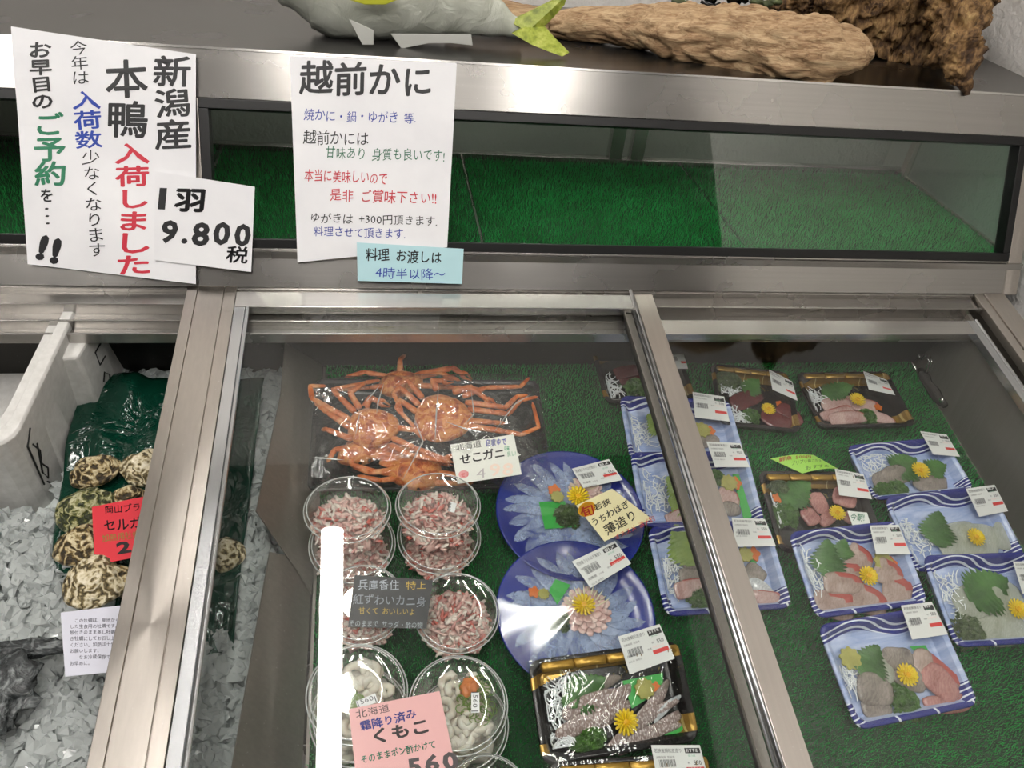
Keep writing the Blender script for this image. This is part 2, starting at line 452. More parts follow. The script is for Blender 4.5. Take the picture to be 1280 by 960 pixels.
# tub
ZF = -.150
mb = MB(); mb.box((.722, -.80, -.24), (.728, .03, -.012)); cpart(mb, 'bed_end_wall', TUB, M_L)
mb = MB(); mb.profx([(-.03, -.05), (-.022, -.05), (.026, -.24), (.018, -.24)], XL, .722); cpart(mb, 'bed_back_wall', DARKST, M_L)
mb = MB(); mb.box((XL, -.80, -.245), (.728, .03, -.24)); mb.box((-.272, -.80, -.165), (.722, .012, -.158)); cpart(mb, 'bed_floor', TUB, M_L)
mb = MB(); mb.box((XL, -.822, -.26), (.797, -.80, .004)); cpart(mb, 'front_rim', STEEL, M_L, bevel=.002)
mb = MB(); mb.box((XL, -.80, GZ + .06), (.797, .37, -.32)); cpart(mb, 'cabinet_body', STEEL)
mb = MB(); mb.box((XL + .02, -.76, GZ), (.78, .34, GZ + .06)); cpart(mb, 'plinth', DARKST)
# leaning partition between ice and display bed
dv = Vector((-.342 + .275, 0, -.06 + .155)); dh = dv.length; dv.normalize()
nx = Vector((0, -1, 0)).cross(dv).normalized()
if nx.x < 0: nx = -nx
M_D = M_L @ Matrix(((0, dv.x, nx.x, -.275), (-1, dv.y, nx.y, 0), (0, dv.z, nx.z, -.155), (0, 0, 0, 1)))
def DP(px, py):
    h_ = hit(px, py, M_D, 0); return (h_.x, h_.y)
tl = [DP(349, 494), DP(318, 640), DP(330, 660), DP(370, 715)]
mb = MB(); mb.prism([(.0, 0), (tl[3][0] + .02, 0), (tl[3][0], tl[3][1]), tl[1], (tl[0][0], tl[0][1]), (0.0, tl[0][1])], .0015, .003); cpart(mb, 'partition_plate', TUB, M_D)
t2 = [DP(337, 690), DP(290, 960)]
mb = MB(); mb.prism([(t2[0][0] - .02, 0), (.80, 0), (.80, t2[1][1]), t2[1], t2[0]], -.0012, .0005); cpart(mb, 'partition_plate', TUB, M_D)
# hook with a clipped probe on the end wall
CH = plain('chrome', '#d8d8d8', .15, 1.0); GB = plain('smoke_plastic', '#3a3835', .25)
def WQ(px, py, x):     # point on plane x = const of the lid frame
    Mx = M_L @ Matrix(((0, 0, 1, x), (1, 0, 0, 0), (0, 1, 0, 0), (0, 0, 0, 1)))
    return Mx_pt(Mx, hit(px, py, Mx, 0), x)
def Mx_pt(Mx, h_, x): return Vector((x, h_.x, h_.y))
c0 = WQ(1160, 465, .716)
pr = empty('wall_thermometer', M_L @ Matrix.Translation(c0), 'small smoky thermometer with wire hooks clipped to the inner end wall', 'thermometer')
def w_(px, py, x=.716): return tuple(WQ(px, py, x) - c0)
mb = MB(); mb.tube([w_(1150, 462), w_(1157, 473), w_(1160, 480), w_(1168, 490), w_(1174, 500), w_(1181, 507)], [.006, .010, .008, .011, .009, .006], 10, flat=.8); mb.build('body', GB, pr, smooth=True)
for a in ([(1147, 466), (1139, 452), (1140, 440), (1146, 438), (1150, 448)], [(1155, 466), (1162, 452), (1157, 444), (1152, 450)], [(1160, 466), (1165, 452), (1162, 444)]):
    mb = MB(); mb.tube([w_(p[0], p[1], .712) for p in a], .0017, 6); mb.build('wire_hook', CH, pr, smooth=True)
mb = MB(); mb.blob(w_(1177, 500, .706), (.004, .005, .005)); mb.build('chrome_tip', CH, pr, smooth=True)

# ------------------------------------------------------------------ sliding glass lids
def lid_(name, x0, x1, z, ybar, label, right):
    e = empty(name, M_L @ Matrix.Translation((x0, 0, z)), label, 'glass lid'); w = x1 - x0
    mb = MB(); mb.box((0, ybar - .029, -.010), (w, ybar, .003)); mb.build('top_bar', ALUX, e, bevel=.001)
    mb = MB(); mb.box((.004, -.79, -.006), (w - .012, ybar - .012, -.0025)); mb.build('glass', GLASS, e)
    mb = MB(); mb.box((0, -.79, -.012), (w, -.768, .004)); mb.build('bottom_bar', ALUX, e, bevel=.001)
    return e, w
e, w = lid_('sliding_glass_lid', -.3755, .205, 0.002, -.0135, 'left sliding glass lid over the crabs and cups of crab meat', False)
mb = MB(); mb.box((0, -.79, -.012), (.0135, -.0135, .002)); mb.tube([(.0165, -.79, .0), (.0165, -.012, .0)], .003, 8); mb.build('stile', ALU, e, bevel=.0008)
mb = MB(); mb.box((w - .0275, -.79, -.008), (w, -.0135, .0045)); mb.build('stile', STEELV, e, bevel=.0008)
mb = MB(); mb.tube([(w - .031, -.79, .004), (w - .031, -.005, .004)], .0028, 8); mb.box((w - .0345, -.79, -.006), (w - .028, -.0135, -.001)); mb.build('stile_rod', ALU, e, smooth=True)
mb = MB(); mb.box((w - .048, -.79, -.014), (w - .035, -.044, -.006)); mb.box((w - .048, -.79, -.014), (w - .0465, -.044, -.0005)); mb.build('stile_groove', TUB, e)
e, w = lid_('sliding_glass_lid', .19, .729, -.0125, -.050, 'right sliding glass lid over the sashimi trays', True)
mb = MB(); mb.box((w - .018, -.79, -.010), (w - .004, -.050, .0035)); mb.tube([(w - .002, -.79, .002), (w - .002, -.048, .002)], .0035, 8); mb.build('stile', ALU, e, bevel=.0008)

# ------------------------------------------------------------------ artificial grass
def turf_mat(name, lo, hi):
    t = NT(name); f = t.noise(28, 4, t.coord())
    b = t.bsdf(t.ramp(f, [(.3, hexc(lo)), (.7, hexc(hi))]), .55); return t.m
TURF = turf_mat('turf_blades', '#079034', '#26b852')
TURFU = turf_mat('upper_turf_blades', '#0a8434', '#2aa854')
TBASE = plain('turf_backing', '#063a17', .8)
def turf(name, x0, x1, y0, y1, z, h, step, M, mat, label, wd=.0011, lean=.45, group=None):
    w, d = x1 - x0, y1 - y0; cx, cy = (x0 + x1) / 2, (y0 + y1) / 2
    nx_, ny_ = int(w / step), int(d / step); N = nx_ * ny_
    gx, gy = np.meshgrid((np.arange(nx_) + .5) * step - w / 2, (np.arange(ny_) + .5) * step - d / 2)
    rs = np.random.RandomState(5)
    bx = gx.ravel() + rs.uniform(-.5, .5, N) * step; by = gy.ravel() + rs.uniform(-.5, .5, N) * step
    a = rs.uniform(0, PI, N); ca, sa = np.cos(a) * wd / 2, np.sin(a) * wd / 2
    lx = rs.normal(0, lean * .5, N) * h; ly = (rs.normal(0, lean * .5, N)) * h; hh = h * rs.uniform(.7, 1.1, N)
    V = np.zeros((N, 3, 3)); V[:, 0] = np.c_[bx - ca, by - sa, np.zeros(N)]; V[:, 1] = np.c_[bx + ca, by + sa, np.zeros(N)]; V[:, 2] = np.c_[bx + lx, by + ly, hh]
    base = np.array([(-w / 2, -d / 2, -.002), (w / 2, -d / 2, -.002), (w / 2, d / 2, -.002), (-w / 2, d / 2, -.002), (-w / 2, -d / 2, .0003), (w / 2, -d / 2, .0003), (w / 2, d / 2, .0003), (-w / 2, d / 2, .0003)])
    me = bpy.data.meshes.new(name)
    vv = np.vstack([base, V.reshape(-1, 3)]); me.vertices.add(len(vv)); me.vertices.foreach_set('co', vv.ravel())
    bf = [(3, 2, 1, 0), (4, 5, 6, 7), (0, 1, 5, 4), (1, 2, 6, 5), (2, 3, 7, 6), (3, 0, 4, 7)]
    lv = np.concatenate([np.array(bf).ravel(), np.arange(8, 8 + 3 * N)]); me.loops.add(len(lv)); me.loops.foreach_set('vertex_index', lv.astype(np.int32))
    me.polygons.add(6 + N); ls = np.concatenate([np.arange(6) * 4, 24 + np.arange(N) * 3]); me.polygons.foreach_set('loop_start', ls.astype(np.int32))
    me.materials.append(TBASE); me.materials.append(mat)
    me.polygons.foreach_set('material_index', np.concatenate([np.zeros(6), np.ones(N)]).astype(np.int32)); me.update(calc_edges=True); me.validate()
    o = bpy.data.objects.new(name, me); COL.objects.link(o); o.matrix_world = M @ Matrix.Translation((cx, cy, z)); tag(o, label, 'artificial turf', group)
    return o
turf('turf_mat', XL, -.445, .030, .364, .048, .009, .0035, M_T, TURFU, 'green artificial turf mat in the upper deck left of the posters')
turf('turf_mat', -.440, -.042, .030, .364, .048, .009, .0033, M_T, TURFU, 'green artificial turf mat in the upper deck behind the crab poster')
turf('turf_mat', -.038, .362, .030, .364, .048, .009, .0030, M_T, TURFU, 'middle green artificial turf mat in the upper deck window')
turf('turf_mat', .366, .806, .030, .364, .048, .009, .0030, M_T, TURFU, 'rightmost green artificial turf mat in the upper deck window')
turf('turf_mat', -.268, .718, -.79, .008, -.156, .007, .0026, M_L, TURF, 'large green artificial turf lining the bed under the trays', wd=.0013)
#@@SECTION_C
# ================================================================== STYROFOAM BOX, ICE, OYSTERS
FOAM = noisy('styrofoam', ['#c9c8c4', '#dcdbd8'], 90, .75, .25, .0008)
MARK = plain('black_marker', '#151515', .5)
ZT = -.015
B0 = LQ(12, 560, ZT); A0 = LQ(74, 430, ZT)
zb = ZT
while zb > -.24 and LQ(72, 662, zb).y < B0.y: zb -= .001
zb = min(zb, -.09)
yd = (A0 - B0); yd.z = 0; yd.normalize(); ang = math.atan2(-yd.x, yd.y)
box = empty('styrofoam_box', M_L @ (Matrix.Translation((B0.x, B0.y, zb)) @ Matrix.Rotation(ang, 4, 'Z')), 'white styrofoam fish box standing in ice at the left edge', 'box')
bh = ZT - zb; bl = .345; bw = .42
def rrect(x0, x1, y0, y1, r, n=4):
    pts = []
    for cx, cy, a0 in ((x1 - r, y1 - r, 0), (x0 + r, y1 - r, 90), (x0 + r, y0 + r, 180), (x1 - r, y0 + r, 270)):
        for k in range(n + 1):
            a = math.radians(a0 + 90 * k / n); pts.append((cx + r * math.cos(a), cy + r * math.sin(a)))
    return pts
mb = MB()
secs = [(-bw + .012, -.012, .012, bl - .012, 0), (-bw, 0, 0, bl, bh - .004), (-bw + .002, -.002, .002, bl - .002, bh),
        (-bw + .014, -.014, .014, bl - .014, bh), (-bw + .015, -.015, .015, bl - .015, bh - .006), (-bw + .027, -.027, .027, bl - .027, bh - .006), (-bw + .035, -.035, .035, bl - .035, .02)]
vs = []
for a, b, c, d, z in secs:
    vs += [(x, y, z) for x, y in rrect(a, b, c, d, .03)]
n = 20
fs = [(k * n + i, k * n + (i + 1) % n, (k + 1) * n + (i + 1) % n, (k + 1) * n + i) for k in range(len(secs) - 1) for i in range(n)]
fs += [tuple(range(n))[::-1], tuple(range(6 * n, 7 * n))]
mb.add(vs, fs); mb.build('box_body', FOAM, box, smooth=False, bevel=.001)
mb = MB(); L1 = (A0 - B0).length; mb.box((-.03, L1 * .45, .01), (-.0035, L1 * .72, bh - .016)); mb.build('side_rib', FOAM, box, bevel=.003)
mb = MB(); mb.prism([(-.02, L1 * .95), (.016, L1 * 1.0), (.022, L1 * 1.35), (.018, L1 * 1.6), (-.02, L1 * 1.6)], -.005, bh - .022); mb.build('end_block', FOAM, box, bevel=.004)
def strokes(lst, M=None, r=.0012):
    mb = MB()
    for l in lst: mb.tube(l, r, 5)
    return mb
def side_(y, z): # point on the sloping right side face
    return (-.012 * (1 - z / bh) + .0008, y, z)
mb = strokes([[side_(.028, bh * .35), side_(.028, bh * .80), side_(.045, bh * .88)], [side_(.038, bh * .75), side_(.046, bh * .62), side_(.039, bh * .52), side_(.047, bh * .40), side_(.040, bh * .33), side_(.034, bh * .45), side_(.046, bh * .70)], [side_(.036, bh * .32), side_(.046, bh * .2)]])
mb.build('handwritten_mark', MARK, box)
def eb(t, z): return (.0165 + .006 * t, L1 * (1.0 + .35 * t), z)
mb = strokes([[eb(.5, bh * .42), eb(.65, bh * .48), eb(.8, bh * .40), eb(.6, bh * .26), eb(.5, bh * .18), eb(.9, bh * .20)], [eb(.9, bh * .72), eb(.6, bh * .72), eb(.6, bh * .58), eb(.9, bh * .58)]])
mb.build('handwritten_mark', MARK, box)

ICE = NT('ice'); 
_b = ICE.bsdf((.90, .96, .945, 1), .06, 0, IOR=1.28, Transmission_Weight=.55)
_b.inputs['Specular IOR Level'].default_value = .9
ICE = ICE.m
def ice_piece(mb, c, r, rnd):   # a half melted lump with a few flat sides
    R = Matrix.Rotation(rnd.uniform(0, 6.28), 3, 'Z') @ Matrix.Rotation(rnd.uniform(-.9, .9), 3, 'X') @ Matrix.Rotation(rnd.uniform(-.9, .9), 3, 'Y')
    mb.blob(c, (r * rnd.uniform(.7, 1.25), r * rnd.uniform(.6, 1.0), r * rnd.uniform(.5, .8)), nz=1.1, nf=13, seg=6, rings=4, seed=rnd.uniform(0, 99), R=R)
rnd = random.Random(11); mb = MB()
def ice_z(x, y):
    return -.142 + .014 * noise.noise(Vector((x * 7, y * 7, 3))) + (.03 * max(0, (-y - .35) / .4) if x < -.45 else 0)
for layer in range(2):
    for _ in range(5200):
        x = rnd.uniform(-.80, -.325); y = rnd.uniform(-.79, .0)
        if x + .1956 < -.75 * (.9 + .0): continue
        # clear of the foam box
        q = box_q = (Matrix.Rotation(-ang, 3, 'Z') @ Vector((x - B0.x, y - B0.y, 0)))
        if q.x < .008 and -.004 < q.y < bl: continue
        if x > -.345: z = -.145
        else: z = ice_z(x, y)
        if y > -.16: z -= .02
        r = rnd.uniform(.006, .0135)
        ice_piece(mb, Vector((x, y, z - .012 * layer)), r, rnd)
o = mb.build('crushed_ice', ICE, None, M=M_L); tag(o, 'crushed ice filling the bin around the styrofoam box and oysters', 'ice', kind='stuff')
mb = MB(); mb.box((XL, -.80, -.24), (-.29, .0, -.175)); cpart(mb, 'ice_bed_base', noisy('packed_ice', ['#c3ceca', '#e3ebe7'], 60, .3, .5, .004), M_L)

GBAG = film('green_bag_film', (.03, .20, .13, 1), .12, .10, wrinkle=.5, wscale=20, milk=.45, milkcol=hexc('#0f4a38'))
def bagf(u, v):
    p = LQ(0, 0, 0)
    Q = [(100, 462), (330, 470), (285, 840), (52, 760)]
    x = (1 - u) * (1 - v) * Q[0][0] + u * (1 - v) * Q[1][0] + u * v * Q[2][0] + (1 - u) * v * Q[3][0]
    y = (1 - u) * (1 - v) * Q[0][1] + u * (1 - v) * Q[1][1] + u * v * Q[2][1] + (1 - u) * v * Q[3][1]
    h = LQ(x, y, -.125)
    w_ = abs(noise.noise(Vector((h.x * 22, h.y * 9, 2)))) * .024 + noise.noise(Vector((h.x * 60, h.y * 22, 9))) * .005
    e_ = max(0, v - .72) * .10 + max(0, .06 - v) * .15
    return (h.x, h.y, -.130 + w_ - e_)
mb = MB(); mb.grid(bagf, 60, 60); o = mb.build('green_plastic_bag', GBAG, None, smooth=True, M=M_L)
sol = o.modifiers.new('thickness', 'SOLIDIFY'); sol.thickness = .0006
tag(o, 'dark green translucent plastic bag under the oysters', 'plastic bag')

def oyster_mat(name, cols):
    t = NT(name); v = t.coord((1, 1, 1)); f = t.noise(45, 7, v, .75, 2.6)
    wv = t.n('TexWave', wave_type='RINGS'); wv.inputs['Scale'].default_value = 42; wv.inputs['Distortion'].default_value = 12; wv.inputs['Detail'].default_value = 4; wv.inputs['Detail Scale'].default_value = 1.5
    t.l(v, wv.inputs[0])
    m = t.math('ADD', t.math('MULTIPLY', f, .6), t.math('MULTIPLY', wv.outputs['Fac'], .4))
    b = t.bsdf(t.ramp(m, [(.25 + .5 * i / (len(cols) - 1), hexc(c)) for i, c in enumerate(cols)]), .3)
    t.l(t.bump(m, .9, .004), b.inputs['Normal']); return t.m
OY = [oyster_mat('oyster_shell_brown', ['#1e1a10', '#4a3b20', '#9a8455', '#e0d4b0']), oyster_mat('oyster_shell_green', ['#161a0c', '#3c4420', '#7d7c44', '#c9c6a4']),
      oyster_mat('oyster_shell_pale', ['#2a2418', '#85754f', '#cfc19a', '#efe6cf'])]
def oyster(px, py, rx, ry, rot, z, mi, label, seed):
    c = LQ(px, py, z); mpp = .00083
    bmf = MB(); a, b = rx * mpp, ry * mpp
    N, K = 40, 14; vs = []
    for j in range(K + 1):
        rr = j / K
        for i in range(N):
            th = 2 * PI * i / N
            ed = 1 + .16 * noise.noise(Vector((math.cos(th) * 1.3, math.sin(th) * 1.3, seed))) + .05 * noise.noise(Vector((math.cos(th) * 5, math.sin(th) * 5, seed)))
            taper = 1 - .22 * math.cos(th)
            x = a * rr * math.cos(th) * ed; y = b * rr * math.sin(th) * ed * taper
            zz = .020 * (1 - rr ** 2.2) + .0035 * abs(math.sin(rr * 15 + 3 * noise.noise(Vector((x * 40, y * 40, seed))))) * (.3 + rr) + .004 * noise.noise(Vector((x * 90, y * 90, seed)))
            vs.append((x, y, zz))
    o_ = len(vs)
    for j in range(K, -1, -1):
        rr = j / K
        for i in range(N):
            th = 2 * PI * i / N; q = vs[K * N + i]
            vs.append((q[0] * rr, q[1] * rr, -.010 * (1 - rr ** 2)))
    fs = [(j * N + i, j * N + (i + 1) % N, (j + 1) * N + (i + 1) % N, (j + 1) * N + i) for j in range(2 * K + 1) for i in range(N)]
    fs = [tuple(reversed(f)) for f in fs]
    bmf.add(vs, fs)
    o = bmf.build('oyster', OY[mi], None, smooth=True)
    o.matrix_world = M_L @ Matrix.Translation(c) @ Matrix.Rotation(math.radians(rot), 4, 'Z') @ Matrix.Rotation(math.radians(8 * math.sin(seed * 3)), 4, 'Y')
    tag(o, label, 'oyster', 'oysters on the green bag')
oyster(122, 590, 37, 27, 20, -.115, 0, 'brown oyster at the top left of the heap, nearest the foam box', 1)
oyster(182, 586, 32, 34, 60, -.112, 2, 'pale tan oyster at the top of the heap touching the steel rail', 2)
oyster(163, 624, 26, 17, 10, -.100, 0, 'small dark oyster just above the red price card', 3)
oyster(107, 637, 40, 32, 25, -.096, 1, 'mossy green oyster left of the red price card', 4)
oyster(104, 683, 36, 33, 80, -.090, 0, 'frilled pale brown oyster at the lower left of the red card', 5)
oyster(150, 728, 22, 34, 70, -.094, 0, 'dark brown oyster half hidden below the red card', 7)
oyster(118, 727, 38, 36, 100, -.080, 2, 'striped grey and cream oyster above the printed note', 6)
oyster(287, 694, 24, 26, 0, -.128, 2, 'oyster just peeking out right of the broad steel rail', 8)

# dark wrapped fish at the lower left
DWR = noisy('dark_wet_plastic', ['#141617', '#3b3f40', '#8b9090'], 60, .12, .9, .004, dist=1.5)
c = LQ(-22, 868, -.095); mb = MB(); mb.blob((0, 0, 0), (.048, .045, .016), nz=.5, nf=30, seg=40, rings=24, seed=4)
mb.blob((.03, .045, .0), (.045, .010, .008), nz=.5, nf=40, seg=24, rings=12, seed=8)
o = mb.build('wrapped_fish', DWR, None, smooth=True, M=M_L @ Matrix.Translation(c)); tag(o, 'dark fish wrapped in glossy clear plastic lying on the ice at the lower left', 'fish')

# ================================================================== PAPERS
K_ = '#1b1b1e'
P1Q = [(14, 33), (245, 68), (245, 355), (35, 330)]
card('handwritten_poster', P1Q, M_P, [.0062] * 4, PAPER, [
    ('新潟産', 478, 175, 125, 96, K_, .011, 'v', -1), ('本鴨', 322, 182, 142, 124, K_, .010, 'v', -1),
    ('入荷しました', 352, 438, 118, 72, '#cc2f42', .014, 'v', -1), ('今年は', 214, 128, 56, 45, K_, .0, 'v', -4),
    ('入荷数', 222, 278, 92, 61, '#2544a8', .010, 'v', -2), ('少なくなります', 250, 462, 58, 50, K_, .0, 'v', -4),
    ('お早目の', 86, 130, 72, 52, K_, .016, 'v', -3), ('ご予約', 98, 345, 98, 78, '#1f7a56', .014, 'v', -3),
    ('を', 122, 582, 48, 50, K_, .008, 'v', 0), ('・・・', 122, 640, 46, 24, K_, .02, 'v', -4), ('!!', 128, 720, 120, 105, K_, .05, 'h', 14)],
    (0, 0, 2.526), wrinkle=.012, label='large white poster handwritten in black, red, blue and green columns', cat='poster')
card('handwritten_price_sheet', [(194, 214), (318.6, 233.5), (314, 340), (192.7, 325)], M_P, [.0088] * 4, PAPER, [
    ('1', 498, 578, 120, 90, K_, .05, 'h', 4), ('羽', 552, 588, 100, 78, K_, .022, 'h', 2), ('9.800', 508, 672, 105, 95, K_, .035, 'h', 5), ('税', 716, 772, 70, 55, K_, .01, 'h', 4)],
    (0, 0, 2.526), label='small white sheet reading 9.800 taped over the corner of the large poster', cat='price sign')
card('handwritten_poster', [(362, 70), (571, 79), (559, 309), (372, 328)], M_P, [.0062] * 4, PAPER, [
    ('越前かに', 86, 192, 106, 106, K_, .012, 'h', 1), ('焼かに・鍋・ゆがき 等.', 100, 336, 33, 38, '#2a3fa0', 0, 'h', 2),
    ('越前かには', 98, 400, 41, 46, K_, 0, 'h', 2), ('甘味あり 身質も良いです!', 166, 452, 32.5, 42, '#1f6a4a', 0, 'h', 2),
    ('本当に美味しいので', 102, 522, 29, 42, '#c8303e', .002, 'h', 3), ('是非 ご賞味下さい!!', 180, 586, 38, 44, '#c8303e', .002, 'h', 2),
    ('ゆがきは +300円頂きます.', 118, 664, 34, 34, K_, 0, 'h', 2), ('料理させて頂きます.', 130, 708, 31.5, 36, '#2a3fa0', 0, 'h', 2)],
    (340, 0, 2.526), wrinkle=.008, label='white crab poster headed with four large black characters, in the middle of the window', cat='poster')
card('blue_note', [(446, 303), (579.5, 311), (577.5, 355), (447, 351)], M_P, [.0088] * 4, paper('#b9dfe6'), [
    ('料理 お渡しは', 296, 783, 37, 42, K_, .004, 'h', 2), ('4時半以降～', 325, 840, 40, 38, '#2f49a8', 0, 'h', 2)],
    (340, 0, 2.526), label='pale blue paper note taped under the crab poster', cat='note')

zc = ZF
card('crab_price_card', [(562.5, 556), (642, 543), (652, 593), (572, 605)], M_L, [-.085, -.085, -.095, -.095], paper('#e6e6df'), [
    ('北海道', 100, 300, 130, 120, '#3a3a3c', 0, 'h', -9), ('自家ゆで', 550, 235, 80, 115, '#2233c0', .006, 'h', -5), ('せこガニ', 160, 460, 172, 160, '#222226', .012, 'h', -9),
    ('味', 835, 335, 90, 80, '#1c9a6a', 0, 'h', -4), ('良し!', 875, 415, 62, 85, '#1c9a6a', 0, 'h', -6), ('●', 145, 690, 190, 150, '#e9a3a4', 0, 'h', 0), ('セリ', 190, 730, 60, 80, '#e5686e', .02, 'h', -6), ('4', 395, 640, 300, 210, '#bdb6b8', -.005, 'h', -6), ('98', 600, 570, 330, 240, '#f3dccf', .02, 'h', -3)],
    (560, 530, 12), label='white price card for boiled crab resting against the crab tray', cat='price card')
card('blackboard_card', [(443.5, 719), (541, 725.4), (533, 786), (435, 784)], M_L, [-.072, -.072, -.088, -.088], paper('#252628'), [
    ('兵庫香住', 165, 325, 125, 135, '#aeb4be', 0, 'h', 1), ('特上', 740, 345, 125, 110, '#c2a23a', 0, 'h', 0), ('紅ずわいカニ身', 110, 505, 126, 130, '#a9b0ba', .004, 'h', 2),
    ('甘くて おいしいよ', 175, 665, 80, 90, '#b79a3c', 0, 'h', 1), ('そのままで サラダ・酢の物', 60, 812, 71, 85, '#9aa3a8', 0, 'h', 2)],
    (430, 690, 9.6), th=.001, label='small black card with chalk style writing standing on the crab meat cups', cat='price card')
card('pink_card', [(436, 886.6), (549.4, 864), (575, 985), (449, 1010)], M_L, [-.050, -.050, -.056, -.056], paper('#dfa9a9'), [
    ('北海道', 30, 155, 130, 115, '#3a3035', 0, 'h', -10), ('霜降り済み', 75, 300, 132, 125, '#2c3fa0', .012, 'h', -13), ('くもこ', 185, 400, 235, 185, '#3d3438', .022, 'h', -11),
    ('そのままポン酢かけて', 85, 700, 88, 100, '#1f7f62', .01, 'h', -12), ('560', 590, 700, 340, 250, '#3d3438', .04, 'h', -9)],
    (440, 870, 9.14), label='pink handwritten price card propped on the cups of white milt', cat='price card')
card('cream_card', [(765, 611), (814.7, 648.8), (755.6, 677), (720, 632)], M_L, [-.094] * 4, paper('#e6dcb0'), [
    ('●', 625, 478, 150, 120, '#efb321', .02, 'h', -20), ('旬', 655, 505, 100, 85, '#cc3a22', .012, 'h', -18), ('若狭', 745, 490, 62, 52, K_, .006, 'h', -25),
    ('うちわはぎ', 728, 590, 57, 58, K_, .008, 'h', -29), ('薄造り', 808, 628, 82, 78, K_, .006, 'h', -28), ('オススメ 活〆釣', 885, 690, 40, 42, '#c63a30', 0, 'h', -27)],
    (600, 540, 5.333), label='cream coloured card with an orange seasonal mark lying on the farther blue plate', cat='price card')
card('red_card', [(115, 634), (205, 616), (210, 688), (119, 707)], M_L, [-.072] * 4, paper('#cf2b38'), [
    ('岡山ブランド', 335, 350, 55, 55, '#1a1012', .004, 'h', -6), ('セルガキ', 328, 438, 76, 78, '#1a1012', .008, 'h', -7), ('加熱用牡蠣', 320, 525, 46, 50, '#7a7a30', 0, 'h', -7), ('2500', 395, 565, 170, 90, '#1a1012', .04, 'h', -8)],
    (60, 560, 4.8), label='bright red price card lying on the oysters', cat='price card')
card('green_card', [(962.6, 573.5), (1017, 569), (1047, 586), (1003, 592)], M_L, [-.120] * 4, paper('#9fd455'), [
    ('鮮魚 500円', 110, 112, 66, 44, '#a03a20', .012, 'h', -4), ('プリプリ歯ごたえ', 235, 160, 42, 42, '#2a4a20', 0, 'h', -6), ('おすすめ', 380, 212, 66, 42, '#1f4a20', .0, 'h', -6)],
    (960, 560, 8.533), bend=.07, label='small lime green handwritten card above the amberjack tray', cat='price card')
card('printed_note', [(76, 766), (150, 757), (160, 838), (81.7, 846)], M_L, [-.066] * 4, paper('#cfd0dc'), [
    (t_, 262, 402 + 23 * k, 17, 17, '#4a4a55', 0, 'h', -1) for k, t_ in enumerate(['　この牡蠣は、産地から直送', 'した生食用の牡蠣です。', '殻付きのまま蒸し牡蠣、焼', 'き牡蠣にしてお召し上がり', 'ください。加熱は十分に', 'お願いします。', '　　なお冷蔵保存で', 'お早めに。'])],
    (0, 640, 3), wrinkle=.01, label='white printed note in a clear sleeve below the oysters', cat='note')

# ================================================================== FOOD BUILDERS
def food(name, col, rough=.2, cols=None, scale=60, **k):
    t = NT(name); f = t.noise(scale, 5, t.coord(), .6, .6)
    wv = t.n('TexWave'); wv.inputs['Scale'].default_value = 75; wv.inputs['Distortion'].default_value = 14; wv.inputs['Detail'].default_value = 3; t.l(t.coord((1, 1, 1), 'Object', (0, 0, .6)), wv.inputs[0])
    m = t.math('ADD', t.math('MULTIPLY', f, .9), t.math('MULTIPLY', wv.outputs['Fac'], .1))
    b = t.bsdf(t.ramp(m, [(.3, hexc(cols[0])), (.7, hexc(cols[1]))]), rough, 0, Coat_Weight=.4, Alpha=.55 if name in ('squid_flesh',) else (.78 if name not in ('tuna_flesh', 'silver_skin', 'amberjack_flesh') else 1.0))
    t.l(t.bump(m, .2, .0006), b.inputs['Normal']); return t.m
FM = {
 'tuna': food('tuna_flesh', '', cols=['#431519', '#6b2a2c'], scale=40), 'tai': food('bream_flesh', '', cols=['#93786e', '#c4aea4'], scale=50),
 'kan': food('amberjack_flesh', '', cols=['#804644', '#b98780'], scale=45), 'buri': food('pale_pink_flesh', '', cols=['#b08480', '#dabdb6'], scale=45),
 'white': food('squid_flesh', '', cols=['#a3aa96', '#cfd3c4'], scale=30), 'grey': food('grey_flesh', '', cols=['#6d635c', '#a99e95'], scale=60),
 'silver': food('silver_skin', '', .2, cols=['#8d9499', '#e2e6e8'], scale=80), 'strip': plain('red_edge', '#a3473f', .3)}
def scale_mat():
    t = NT('scaly_fish_skin'); v = t.n('TexVoronoi'); v.inputs['Scale'].default_value = 520; t.l(t.coord((1, .6, 1)), v.inputs[0])
    f = t.noise(40, 3, t.coord())
    c = t.mix(f, t.ramp(v.outputs['Distance'], [(.1, hexc('#c4b3ac')), (.6, hexc('#7c5f54'))]), t.ramp(v.outputs['Distance'], [(.1, hexc('#d8d2d0')), (.6, hexc('#8f8583'))]))
    b = t.bsdf(c, .25); t.l(t.bump(v.outputs['Distance'], .5, .0006), b.inputs['Normal']); return t.m
FM['skin'] = scale_mat()
DAIK = plain('white_radish', '#eef2f4', .25)
LEAFM = noisy('shiso_leaf_green', ['#23481c', '#4a7a34'], 40, .45, .3, .001)
LEAFL = noisy('light_leaf_green', ['#5a7a22', '#86a03c'], 40, .4, .3, .001)
MOSSM = noisy('parsley_green', ['#1d3d0c', '#4c7a26'], 120, .5, .2)
MOSSD = noisy('seaweed_olive', ['#25351a', '#5c7044'], 150, .45, .2)
YEL = noisy('chrysanthemum_yellow', ['#e0b80a', '#f2dc30'], 200, .4, .1)
YELC = plain('chrysanthemum_centre', '#d9a50c', .5)
WAS = noisy('wasabi_green', ['#8a8a3c', '#a9a558'], 60, .5, .2)
CAR = plain('carrot_orange', '#cc6a25', .35)
BARAN = plain('green_plastic_sheet', '#37a545', .3)

